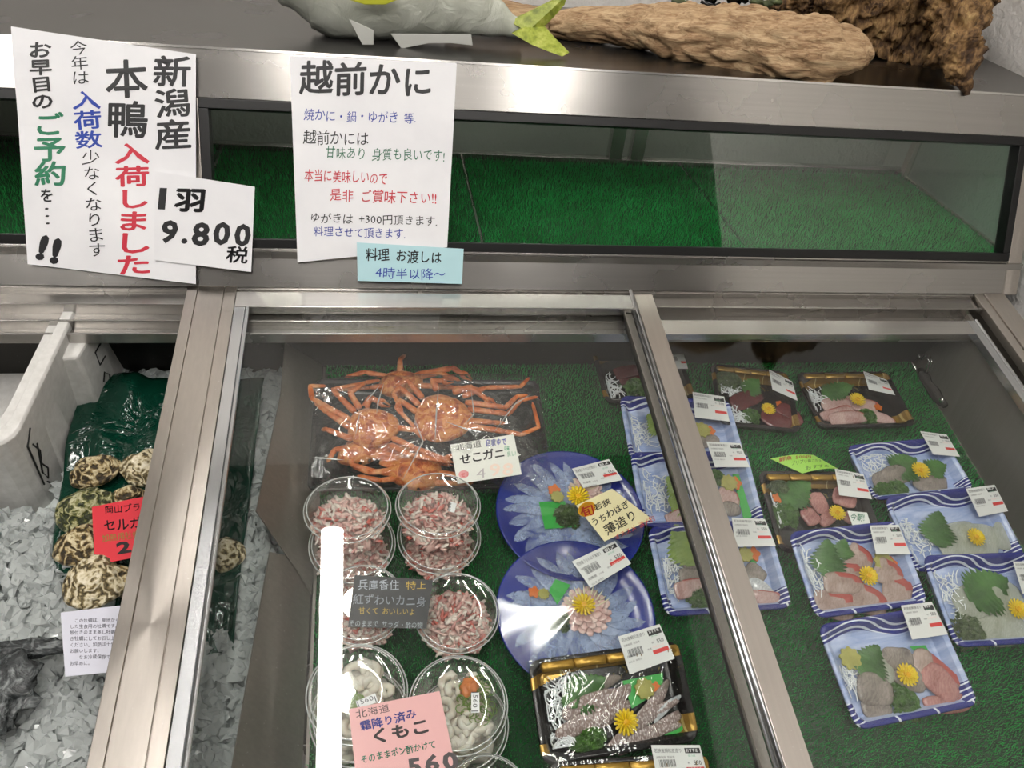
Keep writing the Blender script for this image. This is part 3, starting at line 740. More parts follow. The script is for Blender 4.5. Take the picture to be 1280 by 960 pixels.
def p_slice(parent, A, B, w, z, kind, k=0):
    """one cut slice: a softly boxy slab with an uneven outline, slightly lifted along one side"""
    mb = MB(); A = Vector((*A, z)); B = Vector((*B, z)); d = B - A; L = d.length; d.normalize(); n = Vector((-d.y, d.x, 0)); c = (A + B) / 2
    N = 36; a, b = L / 2 * 1.12, w / 2 * 1.22; rings = ((.97, -.0012), (1.0, .0004), (.96, .0016), (.80, .0024), (.5, .0028), (.2, .0029)); vs = []
    th = .9 if kind in ('white', 'silver') else 1.2; sd = A.x * 90 + k
    for sc_, zz in rings:
        for i in range(N):
            t = 2 * PI * i / N; ct, st_ = math.cos(t), math.sin(t)
            e = .62 if kind not in ('skin', 'silver', 'grey') else .8
            x = a * math.copysign(abs(ct) ** e, ct); y = b * math.copysign(abs(st_) ** e, st_) * (1 - .25 * ct * (1 if k % 2 else -.6))
            q = 1 + .10 * noise.noise(Vector((ct * 1.5, st_ * 1.5, sd))) + .03 * noise.noise(Vector((ct * 5, st_ * 5, sd)))
            x *= q * sc_; y *= q * sc_; y += .10 * a * (1 - (x / a) ** 2) * (1 if k % 2 else -1)
            p = c + d * x + n * y; p.z += zz * th + .0016 * (y / b) + .0007 * noise.noise(Vector((x * 220, y * 220, sd)))
            vs.append(p)
    m = len(rings)
    fs = [(j * N + i, j * N + (i + 1) % N, (j + 1) * N + (i + 1) % N, (j + 1) * N + i) for j in range(m - 1) for i in range(N)] + [tuple(range(N))[::-1], tuple(range((m - 1) * N, m * N))]
    mb.add(vs, fs)
    if kind in ('tai', 'buri'):
        for j in range(1, 4 if kind == 'tai' else 3):
            for i in range(1, 11): mb.m[j * N + i] = 1
    return mb.build('sashimi_slice', [FM[kind], FM['strip']], parent, smooth=True)
def p_leaf(parent, A, B, w, z, m=None, name='shiso_leaf'):
    A = Vector((*A, z)); B = Vector((*B, z + .004)); d = B - A; n = Vector((-d.y, d.x, 0)).normalized(); N = 22; vs = []
    for side in (1, -1):
        for i in range(N + 1):
            t = i / N; hw = w / 2 * (math.sin(PI * min(1, (t * .95 + .03) ** .8)) ** .85) * (1.15 - .30 * t)
            if i % 2: hw *= 1.16
            else: hw *= .84
            if i == N: hw = 0
            vs.append(A + d * t + n * side * hw + Vector((0, 0, .0025 * math.sin(t * 9 + side))))
    for i in range(N + 1): vs.append(A + d * (i / N) + Vector((0, 0, -.0008)))
    fs = []
    for i in range(N):
        fs.append((i, i + 1, 2 * (N + 1) + i + 1, 2 * (N + 1) + i)); fs.append((2 * (N + 1) + i, 2 * (N + 1) + i + 1, N + 1 + i + 1, N + 1 + i))
    mb = MB(); mb.add(vs, fs); o = mb.build(name, m or LEAFM, parent, smooth=True)
    sm = o.modifiers.new('thickness', 'SOLIDIFY'); sm.thickness = .0005; return o
def p_daikon(parent, c, rx, ry, z, n=52, seed=1, lim=(.07, .05)):
    r_ = random.Random(seed); mb = MB()
    for _ in range(n):
        a = r_.uniform(0, 6.28); x0 = max(-lim[0], min(lim[0], c[0] + rx * r_.uniform(-.8, .8))); y0 = max(-lim[1], min(lim[1], c[1] + ry * r_.uniform(-.8, .8))); L = r_.uniform(.012, .026); cv = r_.uniform(-2.8, 2.8); pts = []
        zz = z + r_.uniform(0, .007); x, y = x0, y0
        for k in range(6):
            pts.append((x, y, zz + .0015 * math.sin(k + a))); a += cv / 5; x += math.cos(a) * L / 5; y += math.sin(a) * L / 5; x = max(-lim[0], min(lim[0], x)); y = max(-lim[1], min(lim[1], y))
        mb.tube(pts, .00078, 4, cap=False)
    return mb.build('shredded_daikon', DAIK, parent, smooth=True)
def p_moss(parent, c, r, z, m=None, ry=None, n=420, seed=1, name='parsley'):
    r_ = random.Random(seed); mb = MB(); ry = ry or r
    for _ in range(n):
        a = r_.uniform(0, 6.28); q = math.sqrt(r_.random()) * (1 + .15 * math.sin(a * 5)); h = (1 - q * q) * .009
        p = Vector((c[0] + r * q * math.cos(a), c[1] + ry * q * math.sin(a), z + h + r_.uniform(-.001, .001))); s_ = r_.uniform(.0014, .0032)
        R = Matrix.Rotation(r_.uniform(0, 6.28), 3, 'Z') @ Matrix.Rotation(r_.uniform(-1, 1), 3, 'X')
        mb.add([p + R @ Vector(v) * s_ for v in ((-1, -.6, 0), (0, -.9, .5), (1, -.4, 0), (.9, .6, .4), (0, 1, 0), (-.9, .5, .5))], [(0, 1, 2, 3), (0, 3, 4, 5)])
    mb.blob((c[0], c[1], z), (r * .5, ry * .5, .005), nz=.5, seg=12, rings=6)
    return mb.build(name, m or MOSSM, parent)
def p_flower(parent, c, r, z, name='chrysanthemum'):
    mb = MB()
    for ring, (n, rr, h, el) in enumerate(((16, 1.0, 0, .25), (14, .78, .0015, .5), (10, .52, .003, .9))):
        for i in range(n):
            a = 2 * PI * (i + ring * .4) / n; ca, sa = math.cos(a), math.sin(a); L = r * rr; wd = L * .115 + r * .012
            pts = [Vector((c[0] + ca * L * t, c[1] + sa * L * t, z + .002 + h + L * el * t * t * .8)) for t in (.1, .4, .75, 1)]
            mb.tube(pts, [wd * .4, wd * .8, wd, wd * .7], 6, flat=.35)
    mb.blob((c[0], c[1], z + .004), (r * .34, r * .34, .003), nz=.3, nf=60, mi=1)
    return mb.build(name, [YEL, YELC], parent, smooth=True)
def p_wasabi(parent, c, r, z):
    mb = MB(); N = 9
    pr = [(r * (1 + .10 * math.cos(N * 2 * PI * i / 54)) * math.cos(2 * PI * i / 54) + c[0], r * (1 + .10 * math.cos(N * 2 * PI * i / 54)) * math.sin(2 * PI * i / 54) + c[1]) for i in range(54)]
    mb.prism(pr, z, z + .003); o = mb.build('wasabi', WAS, parent, bevel=.001); return o
def p_carrot(parent, c, r, z):
    mb = MB()
    pr = [(r * (1 + .12 * math.cos(5 * 2 * PI * i / 40)) * math.cos(2 * PI * i / 40) + c[0], r * (1 + .22 * math.cos(5 * 2 * PI * i / 40)) * math.sin(2 * PI * i / 40) + c[1]) for i in range(40)]
    mb.prism(pr, z, z + .002); return mb.build('carrot_slice', CAR, parent, bevel=.0004)

# tray materials: printed pattern in the tray's own bounding box
def blue_tray_mat():
    t = NT('blue_wave_printed_tray'); sp = t.n('SeparateXYZ'); t.l(t.coord((1, 1, 1), 'Generated'), sp.inputs[0])
    u = t.math('SUBTRACT', t.math('MULTIPLY', sp.outputs[0], 2), 1); v = t.math('SUBTRACT', t.math('MULTIPLY', sp.outputs[1], 2), 1)
    au = t.math('ABSOLUTE', u)
    wob = t.math('MULTIPLY', t.math('SINE', t.math('MULTIPLY', u, 4.2)), .10)
    vv = t.math('ADD', v, wob)
    top = t.math('GREATER_THAN', vv, .70)
    bot = t.math('LESS_THAN', v, -.88)
    cor = t.math('MULTIPLY', t.math('LESS_THAN', t.math('ADD', v, t.math('MULTIPLY', au, -.25)), -.76), t.math('GREATER_THAN', au, .80))
    blue = t.math('MAXIMUM', top, t.math('MAXIMUM', bot, cor))
    s1 = t.math('FRACT', t.math('MULTIPLY', t.math('ADD', vv, t.math('MULTIPLY', t.math('SINE', t.math('MULTIPLY', u, 2.0)), .05)), 10.0))
    st = t.math('MULTIPLY', t.math('LESS_THAN', s1, .30), t.math('MAXIMUM', t.math('MULTIPLY', top, t.math('LESS_THAN', vv, .93)), t.math('MULTIPLY', cor, t.math('GREATER_THAN', v, -.9))))
    s2 = t.math('MULTIPLY', t.math('LESS_THAN', t.math('FRACT', t.math('MULTIPLY', t.math('ADD', u, t.math('MULTIPLY', v, .3)), 1.6)), .06), bot)
    st = t.math('MAXIMUM', st, s2)
    f = t.noise(14, 4, t.coord((1, 5, 1)), .6, .6)
    pale = t.ramp(f, [(.3, hexc('#7f97cc')), (.65, hexc('#c3cfea'))])
    c = t.mix(st, t.mix(blue, pale, hexc('#16247c')), hexc('#dfe6f2'))
    t.bsdf(c, .22); return t.m
def black_tray_mat():
    t = NT('black_and_gold_tray'); sp = t.n('SeparateXYZ'); t.l(t.coord((1, 1, 1), 'Generated'), sp.inputs[0])
    u = t.math('SUBTRACT', t.math('MULTIPLY', sp.outputs[0], 2), 1); v = t.math('SUBTRACT', t.math('MULTIPLY', sp.outputs[1], 2), 1)
    cen = t.math('SUBTRACT', .80, t.math('MULTIPLY', t.math('POWER', t.math('MAXIMUM', t.math('MULTIPLY', t.math('ADD', u, .35), -1), 0), 1.5), .55))
    band = t.math('LESS_THAN', t.math('ABSOLUTE', t.math('SUBTRACT', v, cen)), .115)
    band = t.math('MULTIPLY', band, t.math('LESS_THAN', u, .97))
    c1 = t.math('MULTIPLY', t.math('LESS_THAN', t.math('ABSOLUTE', t.math('ADD', v, .62)), .17), t.math('GREATER_THAN', u, .74))
    c2 = t.math('MULTIPLY', t.math('LESS_THAN', t.math('ABSOLUTE', t.math('ADD', v, .70)), .10), t.math('LESS_THAN', u, -.88))
    seg = t.math('LESS_THAN', t.math('FRACT', t.math('MULTIPLY', t.math('ADD', u, .1), 2.1)), .045)
    g = t.math('MAXIMUM', band, t.math('MAXIMUM', c1, c2))
    gold = t.mix(seg, hexc('#a5823a'), hexc('#f0d890'))
    fl = t.math('GREATER_THAN', t.noise(220, 2, t.coord()), .63)
    flm = t.math('MULTIPLY', fl, t.math('MULTIPLY', t.math('GREATER_THAN', u, .1), t.math('LESS_THAN', t.math('ABSOLUTE', t.math('SUBTRACT', v, .55)), .14)))
    base = t.mix(flm, hexc('#0d0c0d'), hexc('#6e6238'))
    c = t.mix(g, base, gold)
    t.bsdf(c, .22, t.math('MULTIPLY', g, .55)); return t.m
BLUET = blue_tray_mat(); BLACKT = black_tray_mat()
GOLDM = plain('gold_foil', '#a88438', .25, .6)

def tray_body(mb, w, h, H=.020, rc=.014):
    secs = [(.010, 0), (.002, H - .005), (0, H - .002), (.001, H), (.004, H + .0005), (.0075, H - .002), (.014, .005), (.018, .0035)]
    vs = []
    for ins, z in secs: vs += [(x, y, z) for x, y in rrect(-w / 2 + ins, w / 2 - ins, -h / 2 + ins, h / 2 - ins, max(.004, rc - ins * .4))]
    n = 20
    fs = [(k * n + i, k * n + (i + 1) % n, (k + 1) * n + (i + 1) % n, (k + 1) * n + i) for k in range(len(secs) - 1) for i in range(n)]
    fs += [tuple(range(n))[::-1], tuple(range((len(secs) - 1) * n, len(secs) * n))]
    mb.add(vs, fs)

def frame_from(Q, zt, zb_):
    """local frame of a rectangular pack from its four rim corners; zt, zb_ are rim heights of far and near edges"""
    P = [LQ(*Q[0], zt), LQ(*Q[1], zt), LQ(*Q[2], zb_), LQ(*Q[3], zb_)]
    c = (P[0] + P[1] + P[2] + P[3]) / 4
    X = ((P[1] - P[0]) + (P[2] - P[3])).normalized(); Y = (P[0] - P[3]) + (P[1] - P[2]); Y -= X * Y.dot(X)
    h = Y.length / 2; Y.normalize(); Z = X.cross(Y)
    w = ((P[1] - P[0]).length + (P[2] - P[3]).length) / 2
    M = Matrix(((X.x, Y.x, Z.x, c.x), (X.y, Y.y, Z.y, c.y), (X.z, Y.z, Z.z, c.z), (0, 0, 0, 1)))
    return M_L @ M, w, h

LABN = [0]
def price_label(parent, Q, frame, zs, text, badge='朝〆'):
    its = [(text, 4, 6, 56 / max(5, len(text)), 8.5, '#4a4a4e', 0, 'h', 0), (badge, 68, 6, 25 / len(badge), 8.5, '#f4f4f4', 0, 'h', 0), ('消費期限 若狭湾', 5, 20, 5, 5, '#66666a', 0, 'h', 0), ('要冷蔵', 70, 18, 5, 4.5, '#7db39a', 0, 'h', 0),
           ('兵庫産', 5, 43, 7, 6, '#4a4a4e', 0, 'h', 0), ('内容量', 30, 45, 4, 4, '#8a8a8c', 0, 'h', 0), ('550', 78, 27, 10, 12, '#2c3038', .01, 'h', 0), ('税', 66, 31, 5, 5, '#55575c', 0, 'h', 0), ('本体', 52, 42, 5, 5, '#55575c', 0, 'h', 0), ('お刺身です', 64, 41, 5.5, 5, '#f2c9c4', 0, 'h', 0), ('加工者 鮮魚店', 5, 55, 4.6, 4.6, '#77777a', 0, 'h', 0)]
    rc = [(.66, .085, .97, .235, '#151517')] + [(.10 + .022 * k, .40, .10 + .022 * k + (.014 if k % 3 else .007), .60, '#4c4c52') for k in range(15)] + [(.62, .62, .97, .73, '#cf3a38')]
    o = card('price_label', Q, frame, zs, paper('#dcdedc'), its, None, parent=parent, rects=rc, jit=0, th=.0004)
    return o

def pack(kind, Q, rz, label, group, contents=(), org=(0, 0, 1), lab=None, badge='朝〆', text='若狭産鯛薄造り', name='sashimi_pack'):
    ox, oy, sc = org
    zt, zb_ = rz
    M, w, h = frame_from(Q, zt, zb_); M = M @ Matrix.Translation((0, 0, -.0205))
    e = empty(name, M, label, 'sashimi pack', group)
    mb = MB(); tray_body(mb, w, h); mb.build('tray', BLUET if kind == 'blue' else BLACKT, e, smooth=False, bevel=.0008)
    if kind == 'black':      # raised gold bamboo moulded along the far rim
        mb = MB()
        for k in range(4):
            x0 = -w * .42 + k * w * .21
            mb.tube([(x0, h * .40, .0195), (x0 + w * .01, h * .405, .0215), (x0 + w * .10, h * .41, .0205), (x0 + w * .195, h * .405, .0215), (x0 + w * .205, h * .40, .0195)], [.004, .0058, .0048, .0058, .004], 10, flat=.45)
        mb.build('gold_bamboo_rim', GOLDM, e, smooth=True)
    Mi = M.inverted()
    def loc(x, y):
        o = Mi @ CAM_W; d = Mi.to_3x3() @ ray(ox + x / sc, oy + y / sc); p = o + d * ((.011 - o.z) / d.z); return (p.x, p.y)
    mpp = w / (math.dist(Q[0], Q[1]) + math.dist(Q[3], Q[2])) * 2 / sc
    hm = .0; ns = 0
    for it in contents:
        k = it[0]
        if k == 'D': p_daikon(e, loc(it[1], it[2]), it[3] * mpp, it[4] * mpp, .006, seed=int(it[1]), lim=(w / 2 - .016, h / 2 - .016))
        elif k == 'L': p_leaf(e, loc(it[1], it[2]), loc(it[3], it[4]), it[5] * mpp, .0132, LEAFL if len(it) > 6 else LEAFM)
        elif k == 'S': ns += 1; p_slice(e, loc(it[1], it[2]), loc(it[3], it[4]), it[5] * mpp, .0085 + .0012 * (ns % 4), it[6], ns)
        elif k == 'F': p_flower(e, loc(it[1], it[2]), it[3] * mpp, .0142)
        elif k == 'M': p_moss(e, loc(it[1], it[2]), it[3] * mpp, .008, MOSSD if len(it) > 4 else MOSSM, seed=int(it[2]))
        elif k == 'W': p_wasabi(e, loc(it[1], it[2]), it[3] * mpp, .0125)
        elif k == 'C': p_carrot(e, loc(it[1], it[2]), it[3] * mpp, .0115)
        elif k == 'B':
            P = [loc(*p) for p in it[1]]; mb = MB(); mb.prism(P[::-1], .0095, .0100); mb.build('green_divider_sheet', BARAN, e)
    mb = MB(); sd = len(contents) * 1.7
    mb.grid(lambda u, v: ((u - .5) * w * .985, (v - .5) * h * .985, .0212 - .002 * (1 - (2 * u - 1) ** 4) * (1 - (2 * v - 1) ** 4) + .0016 * noise.noise(Vector((u * 5, v * 4, sd)))), 18, 14)
    mb.grid(lambda u, v: ((u - .5) * w * (.985 + .015 * v), -h / 2 * .985 - .001 * v, .0212 - .014 * v), 8, 2)
    mb.grid(lambda u, v: (w / 2 * .985 + .001 * v, (u - .5) * h * (.985 + .015 * v), .0212 - .014 * v), 8, 2)
    mb.grid(lambda u, v: (-w / 2 * .985 - .001 * v, (u - .5) * h * (.985 + .015 * v), .0212 - .014 * v), 8, 2)
    mb.build('cling_film', WRAP, e, smooth=True)
    if lab: price_label(e, lab, M @ Matrix.Translation((0, 0, .0235)), [0, 0, 0, 0], text, badge)
    return e
G1 = 'black and gold sashimi packs'; G2 = 'blue and white sashimi packs'
# far row, black
pack('black', [(740, 430), (850, 428), (868, 500), (754, 503)], (-.128, -.130), 'black sashimi pack of tuna half hidden behind the middle lid frame', G1,
     [('D', 150, 350, 60, 50), ('S', 170, 290, 330, 270, 60, 'tuna'), ('S', 200, 330, 340, 310, 50, 'tuna'), ('M', 270, 350, 60)], (730, 400, 4.267), [(835, 436), (853, 437.5), (860, 461), (843, 461)])
pack('black', [(880, 455), (975, 460), (1014, 545), (908, 526)], (-.128, -.130), 'black sashimi pack of dark tuna slices in the middle of the far row', G1,
     [('D', 790, 370, 60, 35), ('M', 770, 320, 75, 1), ('L', 860, 400, 920, 330, 110), ('S', 800, 450, 950, 400, 80, 'tuna'), ('S', 950, 500, 1100, 560, 80, 'tuna'), ('S', 1040, 460, 1150, 560, 70, 'tuna'), ('F', 975, 488, 38), ('M', 895, 510, 45), ('D', 830, 505, 30, 30), ('C', 1040, 450, 18)], (730, 400, 4.267), [(961, 462), (990, 477), (997, 501), (965.5, 487)])
pack('black', [(994, 465), (1108, 463), (1149, 532), (1025, 534)], (-.128, -.130), 'black sashimi pack of pale pink fish at the right of the far row', G1,
     [('L', 355, 240, 490, 200, 90), ('D', 340, 250, 35, 30), ('S', 370, 290, 480, 265, 55, 'buri'), ('S', 360, 330, 490, 300, 50, 'buri'), ('S', 400, 352, 560, 340, 50, 'buri'), ('S', 470, 250, 610, 290, 60, 'buri'), ('S', 600, 330, 690, 365, 40, 'buri'), ('F', 510, 265, 34), ('M', 565, 330, 40), ('C', 612, 292, 16)], (930, 430, 3.657), [(1079, 464), (1108, 475), (1119, 494), (1086, 487)])
pack('black', [(945, 588), (1065, 588), (1122, 690), (978, 690)], (-.122, -.130), 'black sashimi pack of pink amberjack under the lime green card', G1,
     [('M', 130, 430, 110, 1), ('L', 160, 600, 420, 380, 330), ('M', 190, 700, 140), ('S', 470, 490, 600, 690, 140, 'kan'), ('S', 390, 650, 520, 810, 130, 'kan'), ('S', 700, 490, 930, 600, 170, 'kan'), ('S', 560, 790, 700, 690, 110, 'kan'), ('S', 820, 690, 900, 790, 90, 'kan'), ('F', 715, 715, 85), ('C', 95, 540, 50), ('D', 50, 660, 70, 60)], (960, 560, 8.533), [(1043.5, 586), (1079, 593), (1090, 624), (1049, 619)])
# left blue row, each leaning on the one behind it
pack('blue', [(775, 496), (912, 496), (934, 582), (787, 572)], (-.126, -.130), 'blue and white sashimi pack at the far end of the row under the lid frame', G2,
     [('D', 300, 590, 60, 100), ('L', 440, 600, 330, 520, 150, 1), ('W', 625, 592, 46), ('C', 668, 595, 30), ('S', 620, 650, 720, 640, 60, 'grey')], (730, 400, 4.267), [(865.6, 490), (905, 496), (912, 527), (868.8, 522)])
pack('blue', [(784, 565), (928, 562), (964, 656), (807, 658)], (-.112, -.130), 'blue and white sashimi pack in the middle of the row under the lid frame', G2,
     [('D', 265, 240, 70, 120), ('L', 420, 270, 310, 170, 130, 1), ('L', 420, 340, 320, 290, 120, 1), ('B', [(680, 140), (715, 140), (790, 380), (740, 380)]), ('M', 590, 160, 45), ('C', 690, 195, 34), ('W', 655, 195, 45), ('S', 600, 260, 710, 300, 90, 'buri'), ('S', 320, 390, 440, 350, 60, 'buri'), ('S', 620, 330, 720, 350, 60, 'grey')], (760, 560, 4.364), [(883, 552), (925, 554), (937, 584), (894, 584)])
pack('blue', [(805, 660), (955, 648), (998, 762), (836, 768)], (-.112, -.130), 'blue and white sashimi pack at the near end of the row under the lid frame', G2,
     [('D', 330, 700, 60, 120), ('L', 480, 640, 350, 430, 210, 1), ('S', 430, 610, 540, 690, 90, 'grey'), ('S', 390, 690, 560, 730, 90, 'grey'), ('S', 370, 790, 560, 760, 70, 'buri'), ('S', 760, 640, 850, 720, 90, 'grey'), ('S', 770, 730, 900, 800, 50, 'silver'), ('S', 780, 800, 930, 820, 60, 'buri'), ('M', 510, 820, 75), ('B', [(780, 560), (820, 570), (810, 640), (780, 620)]), ('C', 790, 580, 36), ('W', 745, 585, 40)], (760, 560, 4.364), [(914.7, 647), (956, 649), (969.7, 682.6), (919, 683.7)])
# right hand blue rows
pack('blue', [(1057, 556), (1178, 545), (1222, 612), (1094, 625)], (-.126, -.130), 'blue and white sashimi pack with shredded radish nearest the inner end wall hook', G2,
     [('D', 620, 540, 85, 60), ('L', 690, 600, 770, 530, 130), ('L', 830, 590, 910, 560, 90), ('S', 600, 640, 760, 600, 60, 'grey'), ('S', 780, 640, 920, 630, 60, 'grey'), ('S', 640, 610, 740, 580, 50, 'grey'), ('F', 797, 588, 38), ('M', 700, 665, 50), ('M', 640, 670, 40)], (930, 430, 3.657), [(1150, 539), (1183, 543.5), (1200, 571), (1166.5, 568)])
pack('blue', [(1101, 624), (1233, 604), (1290, 700), (1150, 712)], (-.112, -.130), 'blue and white sashimi pack of white squid with one upright shiso leaf', G2,
     [('D', 770, 340, 75, 75), ('L', 870, 390, 860, 230, 140), ('S', 900, 400, 1090, 340, 130, 'white'), ('S', 980, 330, 1150, 360, 110, 'white'), ('S', 1130, 330, 1220, 370, 90, 'white'), ('F', 1040, 352, 38)], (940, 580, 3.765), [(1207, 611), (1243, 606), (1260, 639), (1224, 646)])
pack('blue', [(984, 662), (1120, 652), (1164, 752), (1022, 776)], (-.104, -.128), 'blue and white sashimi pack of red edged bream slices', G2,
     [('D', 285, 500, 35, 100), ('L', 360, 540, 340, 360, 140), ('L', 420, 450, 420, 360, 90), ('S', 450, 420, 560, 480, 90, 'tai'), ('S', 370, 490, 510, 520, 70, 'tai'), ('S', 345, 565, 520, 580, 75, 'tai'), ('S', 305, 630, 480, 670, 95, 'tai'), ('S', 470, 620, 630, 680, 100, 'tai'), ('S', 620, 570, 740, 620, 110, 'tai'), ('S', 580, 490, 700, 550, 90, 'tai'), ('F', 535, 532, 42), ('C', 650, 470, 28), ('W', 612, 462, 42)], (940, 580, 3.765), [(1087, 657), (1123, 656), (1138, 693), (1095, 693)])
pack('blue', [(1153, 692), (1290, 690), (1338, 800), (1195, 811)], (-.112, -.130), 'blue and white sashimi pack of white fish cut by the right edge', G2,
     [('D', 950, 620, 50, 90), ('L', 1020, 650, 1180, 540, 190), ('S', 1000, 720, 1230, 640, 170, 'white'), ('S', 1060, 790, 1270, 740, 110, 'white'), ('S', 1150, 650, 1260, 620, 110, 'white'), ('F', 1235, 690, 44), ('M', 1025, 785, 78, 1)], (940, 580, 3.765), [(1266, 702), (1302, 702), (1317, 745), (1278, 742)])
pack('blue', [(1014, 782), (1162, 756), (1233, 880), (1080, 912)], (-.110, -.130), 'blue and white sashimi pack nearest the viewer on the right', G2,
     [('L', 400, 520, 450, 350, 150), ('D', 350, 520, 45, 45), ('C', 390, 435, 30), ('W', 325, 415, 48), ('B', [(630, 350), (710, 345), (740, 400), (690, 410)]), ('S', 420, 470, 550, 480, 100, 'white'), ('S', 490, 400, 640, 420, 90, 'grey'), ('S', 370, 560, 540, 600, 110, 'grey'), ('S', 400, 650, 540, 660, 90, 'grey'), ('S', 560, 470, 700, 560, 90, 'grey'), ('S', 660, 390, 850, 560, 110, 'tai'), ('S', 700, 470, 850, 620, 100, 'kan'), ('S', 710, 630, 930, 620, 60, 'kan'), ('F', 600, 500, 50), ('M', 600, 635, 78)], (980, 720, 4), [(1126, 757), (1164.5, 752.5), (1185, 793), (1140, 799.5)])
# black packs at the bottom
tc = [('D', 290, 480, 70, 130), ('D', 320, 710, 50, 60), ('L', 340, 500, 560, 330, 210), ('L', 330, 430, 390, 520, 120), ('B', [(680, 350), (930, 300), (930, 400), (740, 520)]), ('B', [(780, 775), (1050, 620), (1065, 720), (820, 780)]),
      ('S', 440, 450, 660, 330, 60, 'grey'), ('S', 300, 660, 700, 400, 90, 'skin'), ('S', 330, 560, 700, 430, 80, 'skin'), ('S', 320, 640, 720, 490, 80, 'skin'), ('S', 300, 690, 640, 560, 80, 'skin'),
      ('S', 590, 760, 930, 400, 65, 'skin'), ('S', 640, 740, 1010, 480, 60, 'skin'), ('S', 600, 770, 1020, 560, 70, 'skin'), ('S', 650, 785, 1010, 630, 70, 'skin'), ('S', 850, 470, 960, 350, 40, 'grey'), ('S', 880, 590, 1030, 450, 40, 'silver'),
      ('F', 690, 605, 75), ('C', 880, 390, 30), ('W', 810, 400, 60), ('M', 490, 720, 85), ('M', 430, 760, 60)]
pack('black', [(656, 828), (844, 798), (882, 928), (682, 956)], (-.094, -.124), 'large black and gold sashimi pack of scaly skinned bream slices', G1, tc, (640, 780, 4.923),
     [(772.5, 795.7), (824.3, 780), (843.3, 823), (787, 843)], 'おすすめ', '若狭産鯛松皮造り')
pack('black', [(677, 952), (882, 940), (915, 1090), (700, 1110)], (-.104, -.128), 'black and gold sashimi pack cut off by the bottom edge', G1,
     [('S', 480 + 60 * k, 1300, 560 + 60 * k, 1100, 90, 'skin') for k in range(4)] + [('F', 690, 990, 75)], (640, 780, 4.923), [(813.7, 931.3), (874.6, 931.3), (886, 975), (822, 978)], 'おすすめ', '若狭産鯛松皮造り')
card('fresh_today_sticker', [(1059, 638.7), (1083.6, 641), (1087.7, 654), (1065.5, 657)], M_L, [-.126, -.126, -.124, -.124], paper('#e9ece9'), [('今朝!', 880, 690, 68, 92, '#1f7a5a', .006, 'h', 4)], (960, 560, 8.533), label='tiny white sticker with green writing between the amberjack and bream packs', cat='sticker')

# ================================================================== BLUE PLATES
def plate_mat():
    t = NT('deep_blue_plate'); f = t.noise(10, 4, t.coord()); t.bsdf(t.ramp(f, [(.3, hexc('#121f70')), (.7, hexc('#1c3190'))]), .15); return t.m
PLATE = plate_mat()
def thin_fish():
    t = NT('thin_translucent_fish'); f = t.noise(70, 5, t.coord(), .65, 1.2); g = t.noise(25, 3, t.coord())
    d = t.n('BsdfPrincipled'); d.inputs['Base Color'].default_value = hexc('#b4c6e6'); d.inputs['Roughness'].default_value = .2
    tr = t.n('BsdfTransparent'); mx = t.n('MixShader'); k = t.math('ADD', t.math('MULTIPLY', t.math('SUBTRACT', f, .20), 1.15), t.math('MULTIPLY', t.math('SUBTRACT', g, .5), .8), clamp=True)
    t.l(t.math('MULTIPLY', k, .95, clamp=True), mx.inputs[0]); t.l(tr.outputs[0], mx.inputs[1]); t.l(d.outputs[0], mx.inputs[2]); t.l(mx.outputs[0], t.out.inputs[0]); return t.m
THINF = thin_fish()
PETALW = noisy('pearly_fish_petal', ['#c99a94', '#e6d3cc'], 90, .2, .3, .001); SILV = plain('clear_foil_cup', '#d7d3b0', .15)
